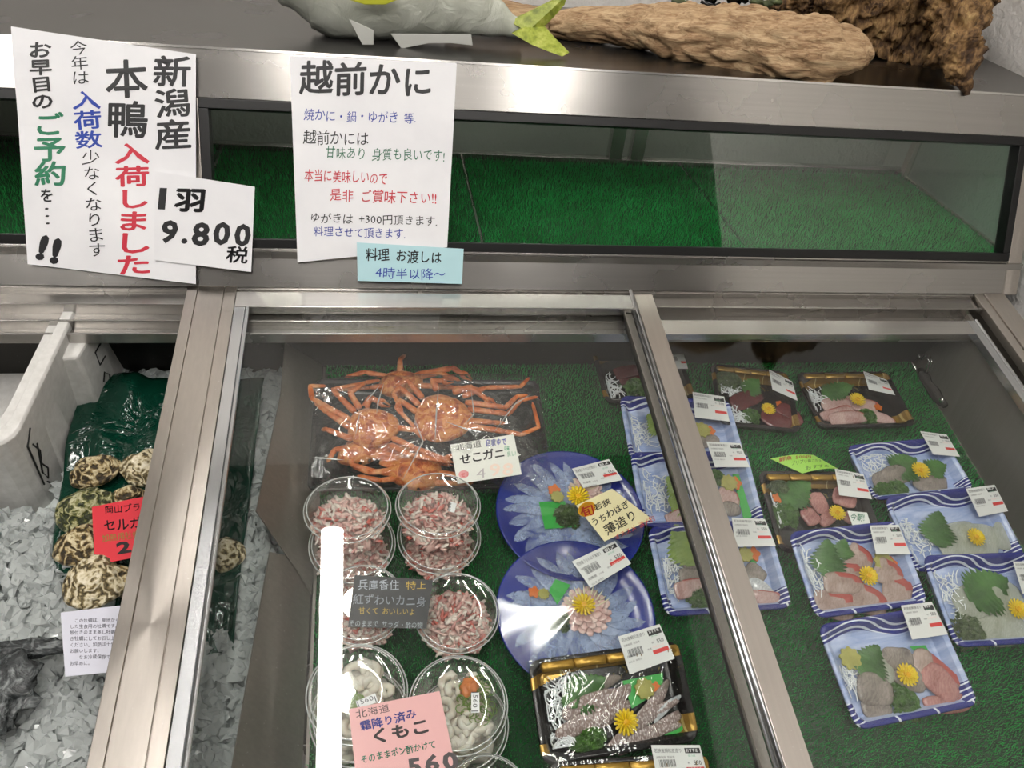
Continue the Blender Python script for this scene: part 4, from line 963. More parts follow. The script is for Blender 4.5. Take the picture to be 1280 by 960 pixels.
def plate(cpx, wpx, z, label, org, items, lab, apex, seed):
    ox, oy, sc = org
    a = LQ(cpx[0] - wpx / 2, cpx[1], z); b = LQ(cpx[0] + wpx / 2, cpx[1], z); c = (a + b) / 2; R = (b - a).length / 2
    M = M_L @ Matrix.Translation((c.x, c.y, z - .014)); e = empty('round_plate_of_sashimi', M, label, 'sashimi plate', 'round blue plates of thin fish')
    mb = MB(); mb.lathe([(R * .60, 0), (R * .62, 0.0005), (R * .90, .007), (R, .013), (R * 1.0, .0145), (R * .975, .0145), (R * .88, .0085), (R * .6, .0035), (R * .02, .003)], 72); mb.build('plate', PLATE, e, smooth=True)
    Mi = M.inverted()
    def loc(x, y, zz=.009):
        o = Mi @ CAM_W; d = Mi.to_3x3() @ ray(ox + x / sc, oy + y / sc); p = o + d * ((zz - o.z) / d.z); return (p.x, p.y)
    mpp = 2 * R / wpx / sc
    r_ = random.Random(seed)
    for ring, (n, r0, r1, w_) in enumerate(((24, .34, .93, .17), (16, .10, .66, .16))):
        for k in range(n):
            t0 = 2 * PI * (k + .4 * ring) / n + r_.uniform(-.06, .06); mb = MB(); l0, l1 = R * r0, R * (r1 + r_.uniform(-.06, .03)); sk = r_.uniform(.10, .22); sd = r_.uniform(0, 99)
            def leaf(u, v, t0=t0, l0=l0, l1=l1, sk=sk, sd=sd, ring=ring, k=k):
                rr = l0 + (l1 - l0) * v; wv = R * w_ * (math.sin(PI * min(1, .12 + v * .88)) ** .6) * (1 + .15 * noise.noise(Vector((v * 5, sd, 0))))
                tt = t0 + sk * v * v; off = (u - .5) * wv
                x = math.cos(tt) * rr - math.sin(tt) * off; y = math.sin(tt) * rr + math.cos(tt) * off
                return (x, y, .0055 + .0006 * (k % 4) + .0018 * ring + .006 * max(0, rr / R - .72) + .0012 * math.sin(u * PI) + .0008 * math.sin(v * 9 + sd) * (u - .5))
            mb.grid(leaf, 6, 12); o = mb.build('thin_fish_slice', THINF, e, smooth=True); q_ = o.modifiers.new('thickness', 'SOLIDIFY'); q_.thickness = .0004
    for it in items:
        k = it[0]
        if k == 'B': P = [loc(*p) for p in it[1]]; mb = MB(); mb.prism(P[::-1], .012, .0125); mb.build('green_divider_sheet', BARAN, e)
        elif k == 'M': p_moss(e, loc(it[1], it[2]), it[3] * mpp, .012, MOSSD, seed=3, name='chopped_scallion')
        elif k == 'W': p_wasabi(e, loc(it[1], it[2]), it[3] * mpp, .014)
        elif k == 'C': p_carrot(e, loc(it[1], it[2]), it[3] * mpp, .013)
        elif k == 'F': p_flower(e, loc(it[1], it[2], .02), it[3] * mpp, .020)
        elif k == 'R':      # ruffled rosette with a foil fringe
            q = loc(it[1], it[2]); r = it[3] * mpp
            for nm, m_, rr, n, z0 in (('fish_rosette', PETALW, 1.0, 17, .008), ('fish_rosette', PETALW, .80, 14, .011), ('fish_rosette', PETALW, .58, 11, .013), ('foil_fringe', SILV, .95, 30, .015)):
                mb = MB()
                for j in range(n):
                    t = 2 * PI * j / n + rr
                    if nm == 'foil_fringe' and not (.3 < t % (2 * PI) < 3.0): continue
                    wd = (r * .20 if nm != 'foil_fringe' else r * .03)
                    mb.tube([(q[0] + math.cos(t) * r * rr * s_, q[1] + math.sin(t) * r * rr * s_, z0 + .008 * s_ ** 3 * (1 if j % 2 else .5)) for s_ in (.2, .5, .8, 1)], [wd * .3, wd * .8, wd, wd * .4], 8, flat=.2)
                mb.build(nm, m_, e, smooth=True)
    mb = MB(); N = 64
    K = 10; vs = [(0, 0, .0145 + apex)]
    for j in range(1, K + 1):
        for i in range(N):
            t = 2 * PI * i / N; q = j / K; wv = .0006 * math.sin(7 * t + seed) * q * (1 - q) * 4
            vs.append((R * .985 * q * math.cos(t), R * .985 * q * math.sin(t), .0150 + apex * (1 - q) * (.75 + .25 * (1 - q)) + wv))
    fs = [(0, 1 + i, 1 + (i + 1) % N) for i in range(N)] + [(1 + (j - 1) * N + i, 1 + j * N + i, 1 + j * N + (i + 1) % N, 1 + (j - 1) * N + (i + 1) % N) for j in range(1, K) for i in range(N)]
    mb.add(vs, fs); mb.build('cling_film', FISHWRAP, e, smooth=True)
    price_label(e, lab, M @ Matrix.Translation((0, 0, .019 + apex * .5)), [0] * 4, '若狭産うちわはぎ薄造り', '朝〆')
plate((712, 640), 184, -.124, 'round blue plate of thin white fish with green sheet, farther of the two', (600, 540, 5.333),
      [('B', [(390, 475), (560, 470), (640, 640), (430, 655)]), ('C', 490, 400, 40), ('W', 510, 450, 44), ('M', 575, 570, 85), ('R', 700, 410, 120), ('F', 650, 438, 75)], [(714.8, 586), (761, 574), (778, 600), (729, 610)], .006, 3)
plate((719, 765), 198, -.122, 'round blue plate of thin white fish with a pink rosette, nearer of the two', (600, 660, 4.267),
      [('B', [(365, 340), (400, 280), (480, 310), (410, 415)]), ('C', 285, 352, 30), ('W', 335, 365, 30), ('M', 415, 500, 55), ('R', 565, 450, 135), ('F', 550, 415, 62)], [(714.8, 702), (768.7, 676.4), (788.7, 704.5), (738, 735)], .020, 5)

# ================================================================== CUPS
MEAT = [noisy('crab_meat_pink', ['#cf9a92', '#ecd0c6'], 160, .3, .3, .0005), plain('crab_meat_white', '#e6dad0', .3), plain('crab_meat_red', '#c4665a', .3), plain('crab_meat_dusky_pink', '#c08a84', .3)]
MILT = noisy('milt_white', ['#cdbfae', '#e6ddd0'], 60, .25, .3, .0008, **{'Subsurface_Weight': .15})
SCAL = plain('scallion_green', '#6d8a35', .35); MOMI = noisy('spicy_radish_orange', ['#b85f28', '#d98546'], 90, .4, .4, .001)
def cup(cpx, wpx, ztop, kind, label, tilt=0, seed=1, toppings=(), stickers=(), org=(360, 780, 4.267), H=.046):
    a = LQ(cpx[0] - wpx / 2, cpx[1], ztop); b = LQ(cpx[0] + wpx / 2, cpx[1], ztop); c = (a + b) / 2; R = (b - a).length / 2
    M = M_L @ Matrix.Translation((c.x, c.y, ztop)) @ Matrix.Rotation(math.radians(tilt), 4, 'X') @ Matrix.Translation((0, 0, -H))
    e = empty('lidded_cup', M, label, 'plastic cup', 'clear lidded plastic cups')
    mb = MB(); mb.lathe([(R * .05, .0012), (R * .60, .0006), (R * .66, .0015), (R * .80, H * .6), (R * .88, H * .80), (R * .90, H * .86), (R * .985, H * .87), (R * .985, H * .90)], 64); mb.build('cup', CLEAR, e, smooth=True)
    mb = MB(); mb.lathe([(R, H * .86), (R * 1.0, H * .93), (R * .95, H * .94), (R * .93, H), (R * .885, H), (R * .86, H * .95), (R * .45, H * .955), (R * .03, H * .96)], 64); mb.build('lid', CLEAR, e, smooth=True)
    mb = MB()   # rolled rims, their highlights put in as a milky tone
    for rr, zz, th in ((R, H * .90, .0008), (R * .93, H, .0007)):
        mb.tube([(rr * math.cos(2 * PI * k / 64), rr * math.sin(2 * PI * k / 64), zz) for k in range(65)], th, 5, cap=False)
    mb.build('rolled_rim', RIM, e, smooth=True)
    r_ = random.Random(seed)
    if kind == 'crab':
        mb = MB()
        for k in range(460):
            t = r_.uniform(0, 6.28); q = math.sqrt(r_.random()) * .82; hh = H * (.12 + .70 * (1 - q * q) * r_.uniform(.6, 1.0))
            p = Vector((R * q * math.cos(t) , R * q * math.sin(t) - R * .04, hh)); d = Vector((r_.uniform(-1, 1), r_.uniform(-1, 1), r_.uniform(-.35, .35))).normalized()
            L = r_.uniform(.0025, .0075); w_ = r_.uniform(.0016, .0036)
            bend = Vector((r_.uniform(-1, 1), r_.uniform(-1, 1), 0)) * .0015
            mb.tube([p - d * L, p + bend, p + d * L], [w_ * .5, w_, w_ * .4], 5, mi=r_.choice((0, 0, 0, 0, 1, 1, 1, 2, 3)), flat=.6)
        mb.blob((0, -R * .04, H * .22), (R * .74, R * .74, H * .32), nz=.4, seg=20, rings=10)
        mb.build('crab_meat', MEAT, e, smooth=True)
    else:
        mb = MB()
        for k in range(30):
            t = r_.uniform(0, 6.28); q = math.sqrt(r_.random()) * .66
            x, y = R * q * math.cos(t), R * q * math.sin(t); pts = []; a_ = r_.uniform(0, 6.28); cv = r_.choice((-1, 1)) * r_.uniform(1.2, 2.4); zz = H * r_.uniform(.42, .68)
            for j in range(9):
                pts.append((x, y, zz + .0015 * math.sin(j * 1.3))); a_ += cv * .35; x += math.cos(a_) * .0042; y += math.sin(a_) * .0042
                if math.hypot(x, y) > R * .76: x *= .93; y *= .93
            mb.tube(pts, [.003, .0042, .0046, .0042, .0046, .0042, .0046, .004, .0028], 8)
        mb.blob((0, 0, H * .25), (R * .66, R * .66, H * .25), nz=.3, seg=20, rings=10)
        mb.build('milt', MILT, e, smooth=True)
    Mi = M.inverted(); ox, oy, sc = org
    def loc(x, y, zz):
        o = Mi @ CAM_W; d = Mi.to_3x3() @ ray(ox + x / sc, oy + y / sc); p = o + d * ((zz - o.z) / d.z); return (p.x, p.y)
    mpp = 2 * R / wpx / sc
    for it in toppings:
        q = loc(it[1], it[2], H * .75) if it[0] != 'sheet' else None
        if it[0] == 'scallion':
            mb = MB()
            for k in range(60):
                t = r_.uniform(0, 6.28); rr = math.sqrt(r_.random()) * it[3] * mpp; cx, cy = q[0] + rr * math.cos(t), q[1] + rr * math.sin(t) * 1.2; a0 = r_.uniform(0, 6.28); rad = r_.uniform(.0025, .005)
                mb.tube([(cx + rad * math.cos(a0 + j * .8), cy + rad * math.sin(a0 + j * .8), H * .72 + .0006 * j + r_.uniform(0, .003)) for j in range(6)], .0006, 4, cap=False)
            mb.build('scallion_curls', SCAL, e, smooth=True)
        elif it[0] == 'momiji':
            mb = MB(); mb.blob((q[0], q[1], H * .74), (it[3] * mpp, it[3] * mpp, .007), nz=.4, seg=20, rings=12); mb.build('spicy_grated_radish', MOMI, e, smooth=True)
        elif it[0] == 'ponzu':
            mb = MB(); mb.blob((q[0], q[1], H * .72), (it[3] * mpp, it[3] * .7 * mpp, .004), nz=.3, seg=16); mb.build('sauce_sachet', WRAP2, e, smooth=True)
        elif it[0] == 'sheet':
            P = [loc(x, y, H * .5) for x, y in it[1]]; mb = MB(); mb.prism(P[::-1], H * .55, H * .56); mb.build('green_divider_sheet', BARAN, e)
    for Q, txt, og, its in stickers:
        ks = [(-.2)]; card('price_sticker', Q, M @ Matrix.Translation((0, 0, H * 1.005)), [0] * 4, paper('#dedfe0'), its, og, parent=e, jit=.5, th=.0003)
    return e
cup((440, 678), 108, -.100, 'crab', 'cup of crab meat beneath the leftmost cup of the back pair', 0, 21, org=(360, 560, 4))
cup((434, 633), 109, -.060, 'crab', 'topmost cup of crab meat at the far left, beside the partition', -8, 1)
cup((549, 668), 104, -.100, 'crab', 'cup of crab meat with green sheet beneath the one below the crab tray', 0, 22, toppings=[('sheet', [(615, 395), (660, 400), (690, 480), (640, 450)])], org=(360, 560, 4))
cup((547.5, 628), 106, -.060, 'crab', 'topmost cup of crab meat directly below the crab price card', -8, 2,
    stickers=[([(563, 627), (571, 629.5), (568, 641), (560, 639)], '', (360, 560, 4), [('880', 822, 275, 26, 22, '#3a3a3e', .01, 'h', 98)])])
cup((452, 752), 108, -.100, 'crab', 'cup of crab meat under the black card', 0, 3)
cup((571, 763), 107, -.098, 'crab', 'cup of crab meat right of the black card', 0, 4)
cup((449, 893), 124, -.100, 'milt', 'lower cup of white milt hidden beneath the cup behind the pink card', 0, 15)
cup((446, 864), 127, -.060, 'milt', 'cup of white milt behind the pink card, near the partition', 0, 5, toppings=[('ponzu', 410, 215, 45), ('scallion', 350, 420, 40)],
    stickers=[([(444.5, 877), (469, 866.5), (472.5, 877.5), (448, 886)], '', (360, 780, 4.267), [('560', 378, 402, 48, 34, '#33343a', .0, 'h', -20), ('|', 362, 412, 60, 36, '#26262a', .0, 'h', -20), ('|', 452, 380, 60, 36, '#26262a', .0, 'h', -20)])])
cup((577, 905), 118, -.100, 'milt', 'lower cup of white milt hidden beneath the garnished one', 0, 16)
cup((573, 878), 124, -.060, 'milt', 'cup of white milt garnished with orange radish and scallion', 0, 6, toppings=[('ponzu', 930, 300, 60), ('scallion', 1010, 400, 105), ('momiji', 970, 335, 55)],
    stickers=[([(589, 865.5), (599, 865.5), (599.5, 891), (589, 891)], '', (360, 780, 4.267), [('560', 1018, 378, 45, 34, '#33343a', .0, 'h', 92), ('|', 1022, 360, 60, 40, '#26262a', .0, 'h', 90), ('|', 1022, 460, 60, 40, '#26262a', .0, 'h', 90)])])
cup((608, 1000), 112, -.098, 'milt', 'cup just entering the frame at the bottom below the garnished cup', 0, 7)

# ================================================================== CRABS
SHELL = noisy('boiled_crab_shell', ['#7c2f12', '#bb5a22', '#dc9550', '#c0561f'], 70, .33, .9, .003, dist=.8)
SHELLL = noisy('boiled_crab_leg', ['#94431a', '#c96a30', '#dba06c'], 55, .33, .6, .002)
CEYE = plain('crab_eye_black', '#0d0b0a', .15)
BT = plain('black_foam_tray', '#121212', .3)
Mt, w, h = frame_from([(392, 475), (676, 470), (690, 612), (384, 608)], -.128, -.135); Mt = Mt @ Matrix.Translation((0, 0, -.0205))
mb = MB(); tray_body(mb, w, h, .018); o = mb.build('crab_tray', BT, None, M=Mt, bevel=.0008); tag(o, 'black tray under the boiled crabs', 'tray')
CO = (300, 380, 3.2)
def crab(c, r, ry, z, rot, legs, label, seed):
    cx, cy = CO[0] + c[0] / CO[2], CO[1] + c[1] / CO[2]; C0 = LQ(cx, cy, z); e = empty('snow_crab', M_L @ Matrix.Translation(C0), label, 'crab', 'boiled female snow crabs')
    mpp = (LQ(cx + 50, cy, z) - LQ(cx - 50, cy, z)).length / 100 / CO[2]
    def L(p, dz=0): q = LQ(CO[0] + p[0] / CO[2], CO[1] + p[1] / CO[2], z) - C0; return (q.x, q.y, dz)
    mb = MB(); N, K = 40, 16; vs = []; A, B = r * mpp, ry * mpp * 1.05
    for j in range(K + 1):
        ph = PI * j / K
        for i in range(N):
            th = 2 * PI * i / N; k = 1 + .06 * math.cos(3 * th + .5) + .05 * noise.noise(Vector((math.cos(th) * 4, math.sin(th) * 4, seed)))
            x = math.sin(ph) * math.cos(th) * A * k; y = math.sin(ph) * math.sin(th) * B * k * (1 - .10 * math.sin(th)); zz = math.cos(ph) * (.017 if ph < PI / 2 else .010)
            b_ = .0022 * max(0, noise.noise(Vector((x * 130, y * 130, seed)))) if ph < PI / 2 else 0
            vs.append((x, y, zz + b_))
    fs = [(j * N + i, (j + 1) * N + i, (j + 1) * N + (i + 1) % N, j * N + (i + 1) % N) for j in range(K) for i in range(N)]
    mb.add(vs, fs); car = mb.build('carapace', SHELL, e, smooth=True)
    car.matrix_basis = Matrix.Rotation(math.radians(rot), 4, 'Z')
    for s_ in (-1, 1):
        mb = MB(); q = Matrix.Rotation(math.radians(rot), 3, 'Z') @ Vector((s_ * A * .22, B * .98, .006)); mb.blob(q, .0022, seg=10, rings=6); mb.build('eye', CEYE, e, smooth=True)
    for li, lg in enumerate(legs):
        claw = lg[0] == 'c'; pts = lg[1:] if claw else lg
        rr = .0062 if claw else .0050; mb = MB(); n = len(pts)
        P = [Vector(L(p, .004 + .006 * math.sin(PI * i / max(1, n - 1)) - .001 * (li % 3))) for i, p in enumerate(pts)]
        for i in range(n - 1):      # each limb segment swells then narrows to the joint
            a, b = P[i], P[i + 1]; f0 = rr * (1 - .62 * i / n); f1 = rr * (1 - .62 * (i + 1) / n)
            mb.tube([a, a.lerp(b, .12), a.lerp(b, .5), a.lerp(b, .88), b], [f0 * .7, f0, f0 * .88, f1, f1 * .65 if i < n - 2 else .0006], 10, flat=.7)
            mb.blob(b, f1 * .8 if i < n - 2 else .0008, seg=8, rings=5)
        if claw:
            a, b = P[-2], P[-1]; d = (b - a).normalized(); nn = Vector((-d.y, d.x, 0))
            for s_ in (1, -1): mb.tube([b - d * .006 + nn * s_ * .002, b + nn * s_ * .005, b + d * .012 + nn * s_ * .0015], [.0035, .0026, .0006], 8)
            mb.build('claw', SHELLL, e, smooth=True)
        else: mb.build('leg', SHELLL, e, smooth=True)
crab((700, 680), 110, 80, -.128, 170, [[(640, 640), (450, 600), (430, 560)], [(620, 670), (520, 690), (450, 655)], [(640, 700), (560, 720), (470, 690)], [(780, 650), (850, 620), (905, 600)], [(790, 680), (870, 700), (960, 690)], [(780, 720), (850, 730), (930, 720)], ['c', (660, 620), (600, 590), (560, 600)]], 'orange boiled crab lying lowest at the near edge of the black tray', 4)
crab((480, 600), 90, 55, -.128, 200, [[(440, 580), (380, 600), (350, 640)], [(520, 560), (700, 600), (850, 640)], [(500, 590), (680, 630), (850, 650)], [(560, 640), (700, 690), (800, 690)], [(430, 600), (450, 660), (600, 690)]], 'orange boiled crab mostly hidden beneath the left one', 5)
crab((640, 320), 90, 60, -.126, 10, [[(600, 300), (500, 290), (420, 300)], [(610, 330), (520, 350), (380, 350)], [(700, 300), (800, 290), (880, 310)], [(640, 280), (640, 240), (660, 210)], [(700, 330), (860, 350), (960, 345)], ['c', (700, 290), (850, 270), (900, 290)]], 'orange boiled crab behind the two large ones at the far edge of the tray', 6)
crab((530, 492), 104, 92, -.112, 8, [[(440, 470), (290, 395), (282, 345), (345, 335)], [(440, 500), (350, 450), (300, 400)], [(450, 545), (345, 515), (330, 505)], [(460, 440), (395, 385), (372, 358), (520, 318)], [(480, 425), (440, 370), (500, 330), (560, 310)], [(610, 540), (700, 590), (850, 635)], [(600, 570), (680, 620), (840, 640)], [(625, 500), (700, 520), (740, 550)], ['c', (500, 420), (520, 390), (570, 400)]], 'large orange boiled crab at the left of the tray', 1)
crab((810, 452), 116, 112, -.106, -6, [[(715, 410), (640, 350), (612, 372), (650, 440)], [(710, 440), (640, 400), (625, 430), (700, 500)], [(730, 380), (670, 320), (620, 330)], [(900, 400), (1060, 430), (1105, 385), (1150, 372)], [(910, 425), (1070, 455), (1120, 400), (1190, 376)], [(920, 470), (1010, 488), (1060, 480)], [(915, 495), (1060, 525), (1120, 540), (1192, 508), (1168, 400)], [(890, 375), (980, 350), (1120, 345), (1155, 300)], ['c', (790, 350), (770, 320), (825, 312)], ['c', (850, 360), (920, 350), (1000, 400)]], 'large orange boiled crab at the right of the tray', 2)
FOIL = plain('crumpled_foil', '#c8c8c8', .2, 1.0)
mb = MB(); q0 = LQ(405, 497, -.108); r_ = random.Random(3)
for k in range(60):
    p = Vector((r_.uniform(-.011, .011), r_.uniform(-.011, .011), r_.uniform(0, .006))); R = Matrix.Rotation(r_.uniform(0, 6.28), 3, 'Z') @ Matrix.Rotation(r_.uniform(-1.2, 1.2), 3, 'X')
    mb.add([p + R @ Vector(v) * .003 for v in ((-1, -1, 0), (1, -1, .3), (1, 1, 0), (-1, 1, .4))], [(0, 1, 2, 3)])
o = mb.build('crumpled_foil', FOIL, None, M=M_L @ Matrix.Translation(q0)); tag(o, 'crumpled ball of silver foil beside the left crab', 'foil')
def bagc(u, v):
    Q = [(366, 470), (684, 462), (694, 610), (372, 606)]
    x = (1 - u) * (1 - v) * Q[0][0] + u * (1 - v) * Q[1][0] + u * v * Q[2][0] + (1 - u) * v * Q[3][0]
    y = (1 - u) * (1 - v) * Q[0][1] + u * (1 - v) * Q[1][1] + u * v * Q[2][1] + (1 - u) * v * Q[3][1]
    hmp = (1 - (2 * u - 1) ** 6) * (1 - (2 * v - 1) ** 6)
    p = LQ(x, y, -.118)
    f = .010 * (abs(noise.noise(Vector((u * 5, v * 3, 1)))) - .2) + .004 * noise.noise(Vector((u * 14, v * 9, 5)))
    return (p.x, p.y, -.132 + .047 * hmp + f * (.4 + hmp))
mb = MB(); mb.grid(bagc, 70, 50)
for ln in ([(480, 430), (462, 525)], [(575, 318), (552, 395), (546, 440)], [(795, 325), (785, 440), (780, 560)], [(690, 440), (732, 550), (650, 705)], [(925, 345), (936, 440), (895, 486)], [(1010, 520), (1100, 400), (1165, 360)], [(290, 614), (420, 624)], [(500, 395), (560, 325)], [(820, 470), (905, 500), (940, 520)]):
    P = [Vector(LQ(300 + x / 3.2, 380 + y / 3.2, -.086)) for x, y in ln]; P = [p.lerp(q, t) for p, q in zip(P, P[1:]) for t in (0, .25, .5, .75)] + [P[-1]]
    mb.tube(P, [.0001 + .0009 * math.sin(PI * i / (len(P) - 1)) for i in range(len(P))], 6, mi=1)  # pale tubes along the creases imitate their white highlights
o = mb.build('clear_bag', [WRAP2, RIM], None, smooth=True, M=M_L); tag(o, 'crinkled clear plastic bag drawn over the boiled crabs', 'plastic bag')

# ================================================================== ON TOP OF THE SHOWCASE
def VQ(px, py, D):      # point on the vertical plane y = D of the world
    d = ray(px, py); return CAM_W + d * ((D - CAM_W.y) / d.y)
def loft(mb, secs, seg=48, nz=.15, nf=14, seed=0, fine=.04, mi=0, sub=8, ridge=0):
    """secs: (centre, radius in depth, radius in height); joined along their order"""
    pts = []
    for a in range(len(secs) - 1):
        for k in range(sub if a < len(secs) - 2 else sub + 1):
            t = k / sub; c0, d0, h0 = secs[a]; c1, d1, h1 = secs[a + 1]; s_ = t * t * (3 - 2 * t)
            pts.append((c0.lerp(c1, t), d0 + (d1 - d0) * s_, h0 + (h1 - h0) * s_))
    n = len(pts); vs = []
    for i, (c, d, h) in enumerate(pts):
        ax = (pts[min(i + 1, n - 1)][0] - pts[max(i - 1, 0)][0]).normalized()
        s1 = ax.cross(Vector((0, 0, 1)))
        if s1.length < .2: s1 = Vector((1, 0, 0))
        s1.normalize(); s2 = s1.cross(ax).normalized()
        for k in range(seg):
            t = 2 * PI * k / seg; u = s1 * math.cos(t) * d + s2 * math.sin(t) * h
            p = c + u; q = p * nf + Vector((seed, 0, 0))
            f = 1 + nz * noise.fractal(q, 1.0, 2.1, 4) + fine * noise.noise(p * 160)
            if ridge: f += ridge * (abs(noise.noise(Vector((p.x * 12, p.y * 60, p.z * 60)))) - .3)
            vs.append(c + u * f)
    fs = [(i * seg + k, i * seg + (k + 1) % seg, (i + 1) * seg + (k + 1) % seg, (i + 1) * seg + k) for i in range(n - 1) for k in range(seg)]
    fs += [tuple(range(seg))[::-1], tuple(range((n - 1) * seg, n * seg))]
    mb.add(vs, fs, mi)
def wood_mat(name, cols, st, scale=9, bd=.004):
    t = NT(name); v = t.coord(st); f = t.noise(scale, 7, v, .65, .8); g = t.noise(scale * 5, 4, v)
    m = t.math('ADD', t.math('MULTIPLY', f, .65), t.math('MULTIPLY', g, .35))
    b = t.bsdf(t.ramp(m, [(.3 + .4 * i / (len(cols) - 1), hexc(c)) for i, c in enumerate(cols)]), .75); t.l(t.bump(m, .7, bd), b.inputs['Normal']); return t.m
DRIFT = wood_mat('bleached_driftwood', ['#4a3424', '#9a7a59', '#c0a37e', '#d0b996'], (1, 6, 9), 11, .006)
ROOT = wood_mat('gnarled_root', ['#150d07', '#4a331d', '#94734a', '#c7a873'], (2, 2, 1.0), 22, .012)
st = [(560, -14, 12, .33), (620, 0, 26, .32), (690, 14, 47, .30), (720, 10, 51, .285), (760, 7, 54, .27), (800, 5, 58, .25), (830, 5, 65, .235), (860, 6, 82, .22), (900, 9, 90, .205), (940, 13, 94, .19), (980, 19, 103, .17), (1020, 26, 106, .155), (1050, 32, 92, .16), (1070, 40, 84, .17), (1079, 46, 74, .17)]
secs = []
for px, a, b, D in st:
    A, B = VQ(px, a, D), VQ(px, b, D); secs.append(((A + B) / 2, .030 + .010 * (px > 800), (A - B).length / 2))
lo = min(c.z - h for c, d, h in secs[6:]); 
mb = MB(); loft(mb, secs, 96, .16, 16, 2, .05, ridge=.30, sub=14); o = mb.build('driftwood_plank', DRIFT, None, smooth=True); tag(o, 'long pale driftwood plank lying along the top shelf', 'driftwood')
mb = MB()
st = [(960, -10, 14, .40), (1010, -30, 24, .38), (1040, -60, 48, .36), (1080, -80, 70, .35), (1120, -90, 80, .34), (1160, -90, 80, .32), (1200, -90, 55, .30), (1232, -60, 12, .29)]
secs = []
for px, a, b, D in st:
    A, B = VQ(px, a, D), VQ(px, b, D); secs.append(((A + B) / 2, .03 + .04 * min(1, (px - 960) / 80), (A - B).length / 2))
loft(mb, secs, 110, .45, 26, 5, .10, sub=20, ridge=.35)
leg = [(1205, -70, 62, .24), (1202, -20, 50, .22), (1200, 25, 42, .19), (1193, 62, 37, .165), (1200, 88, 26, .145), (1208, 106, 13, .128), (1209, 119, 5, .120)]
mpx = .00098
secs = [(VQ(px, py, D), r * mpx * .8, r * mpx) for px, py, r, D in leg]
loft(mb, secs, 90, .50, 34, 9, .10, sub=18, ridge=.35)
o = mb.build('gnarled_driftwood_root', ROOT, None, smooth=True); tag(o, 'gnarled brown driftwood root at the right end of the top shelf', 'driftwood')
# papier fish
def fish_skin():
    t = NT('painted_paper_fish_skin'); sp = t.n('SeparateXYZ'); t.l(t.coord((1, 1, 1), 'Generated'), sp.inputs[0])
    f = t.noise(30, 5, t.coord(), .6, .8)
    k = t.math('ADD', sp.outputs[2], t.math('MULTIPLY', t.math('SUBTRACT', f, .5), .10))
    c = t.ramp(k, [(.0, hexc('#a6ab9b')), (.45, hexc('#b4b8a6')), (.56, hexc('#b9bf86')), (.66, hexc('#6f93a0')), (.8, hexc('#3a6b86'))])
    c = t.mix(t.math('MULTIPLY', t.math('POWER', f, .7), .75), c, hexc('#e2e4dc'))
    b = t.bsdf(c, .4); t.l(t.bump(f, .9, .005), b.inputs['Normal']); return t.m
fs_ = empty('paper_fish', Matrix.Translation((VQ(560, 45, .22).x, .22, .2755)), 'life size painted paper yellowtail fish lying on the top shelf', 'fish model')
o0 = Vector((VQ(560, 45, .22).x, .22, .2755))
st = [(322, -42, 20), (345, -44, 52), (380, -48, 82), (420, -44, 95), (470, -36, 92), (520, -20, 76), (560, -4, 58), (590, 10, 40), (615, 22, 27), (640, 33, 15), (655, 36, 12)]
secs = [(VQ(px, py, .22) - o0, r * mpx * .55, r * mpx) for px, py, r in st]
mb = MB(); loft(mb, secs, 48, .03, 12, 3, .012, sub=6); mb.build('body', fish_skin(), fs_, smooth=True)
GFIN = noisy('green_yellow_fin', ['#6d7a22', '#9aa63a', '#c3c766'], 90, .45, .5, .002); WFIN = plain('white_paper_fin', '#c9cac4', .5); YST = plain('yellow_fin', '#bfc23c', .4)
def fin(pts, D, th, name, m, dz=0):
    P = [VQ(x, y, D if not callable(D) else D(x, y)) - o0 for x, y in pts]; n = len(P); off = Vector((0, th, 0))
    mb = MB(); mb.add(list(P) + [p + off for p in P], [tuple(range(n)), tuple(range(n, 2 * n))[::-1]] + [(i, n + i, n + (i + 1) % n, (i + 1) % n) for i in range(n)]); mb.build(name, m, fs_, bevel=.001)
fin([(636, 27), (660, 16), (684, 4), (710, -8), (706, 6), (692, 22), (682, 32), (660, 40)], lambda x, y: .215 - .05 * max(0, (y - 30) / 40), .006, 'tail_lobe', GFIN)
fin([(640, 42), (656, 34), (682, 34), (694, 48), (712, 66), (703, 71), (684, 64), (664, 56)], lambda x, y: .205 - .04 * max(0, (y - 35) / 40), .006, 'tail_lobe', GFIN)
fin([(488, 42), (502, 61), (536, 54), (564, 54), (591, 57), (589, 43)], .178, .001, 'anal_fin', WFIN)
fin([(436, 24), (453, 56), (467, 56), (467, 38), (450, 30)], .160, .001, 'pelvic_fin', WFIN)
fin([(436, 0), (456, 6), (482, 6), (502, -2), (480, -10)], .158, .002, 'pectoral_fin', YST)
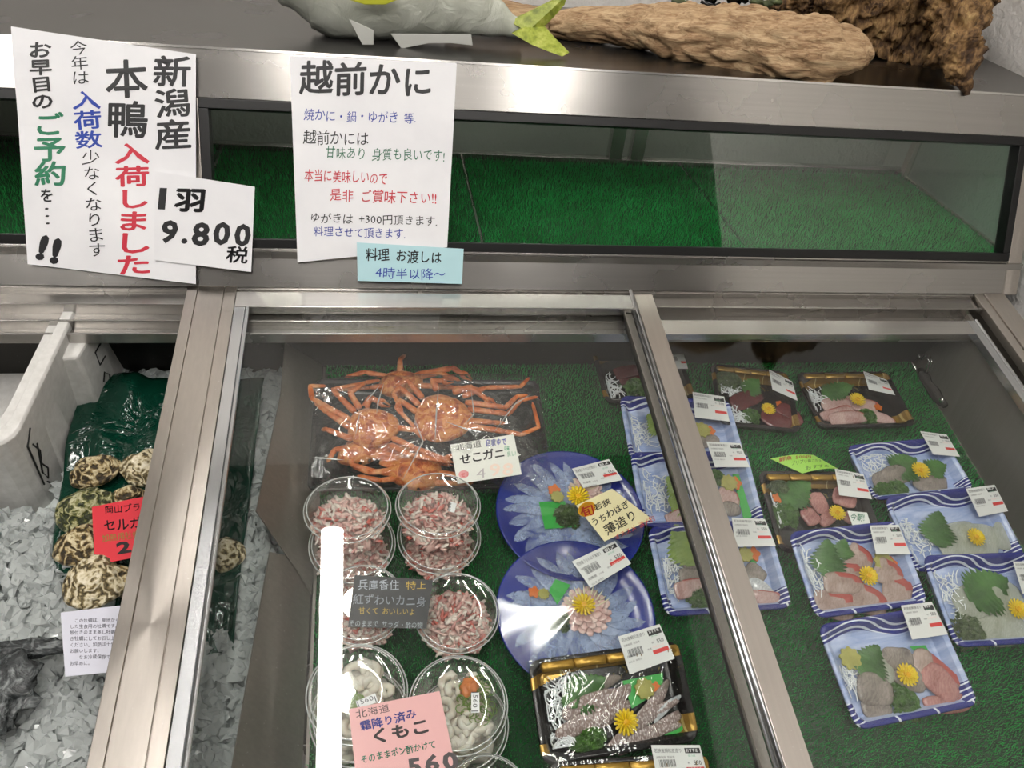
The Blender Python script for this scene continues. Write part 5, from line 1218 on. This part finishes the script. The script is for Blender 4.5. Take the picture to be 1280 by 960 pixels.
# black ornament and a dark sprig at the very top edge
mb = MB()
for px, py, r in ((888, -4, 11), (918, -3, 13), (931, -2, 7)): mb.blob(VQ(px, py, .27), r * mpx, nz=.3, seg=18, rings=10, seed=px)
for px in (900, 905): mb.tube([VQ(px - 24, 2, .262), VQ(px - 10, 8, .258), VQ(px, 4, .262)], .0022, 8)
o = mb.build('black_ornament', plain('black_lacquer', '#08080a', .08), None, smooth=True); tag(o, 'glossy black ornament resting on the driftwood plank at the top edge', 'ornament')
mb = MB()
for k, px in enumerate((946, 958, 970, 860, 848)): mb.blob(VQ(px, 2 + (k % 2) * 3, .285), (.011, .008, .005), nz=.4, seg=14, rings=8, seed=k)
o = mb.build('green_sprig', noisy('mossy_green', ['#2d3520', '#5d6640'], 120, .6, .4), None, smooth=True); tag(o, 'small mossy green sprig on the driftwood beside the black ornament', 'moss')

# ================================================================== CAMERA AND RENDER SETTINGS
cd = bpy.data.cameras.new('camera'); cam = bpy.data.objects.new('camera', cd); COL.objects.link(cam)
cd.sensor_fit = 'HORIZONTAL'; cd.sensor_width = 36; cd.lens = FPX / 1280 * 36; cd.clip_start = .01
m = Matrix(((RW[0][0], -RW[0][1], -RW[0][2]), (RW[1][0], -RW[1][1], -RW[1][2]), (RW[2][0], -RW[2][1], -RW[2][2]))).to_4x4()
cam.matrix_world = Matrix.Translation(CAM_W) @ m
SC.camera = cam
w = bpy.data.worlds.new('world'); SC.world = w; w.use_nodes = True
w.node_tree.nodes['Background'].inputs[0].default_value = (.8, .8, .8, 1); w.node_tree.nodes['Background'].inputs[1].default_value = .3
SC.view_settings.view_transform = 'Standard'; SC.view_settings.look = 'None'; SC.view_settings.gamma = 1; SC.view_settings.use_curve_mapping = False
SC.view_settings.exposure = 0.0
cy = SC.cycles
cy.use_denoising = True; cy.transparent_max_bounces = 40; cy.max_bounces = 9; cy.glossy_bounces = 5; cy.transmission_bounces = 8; cy.diffuse_bounces = 4
cy.sample_clamp_indirect = 6; cy.caustics_reflective = False; cy.caustics_refractive = False
bpy.data.objects.remove(_fo)
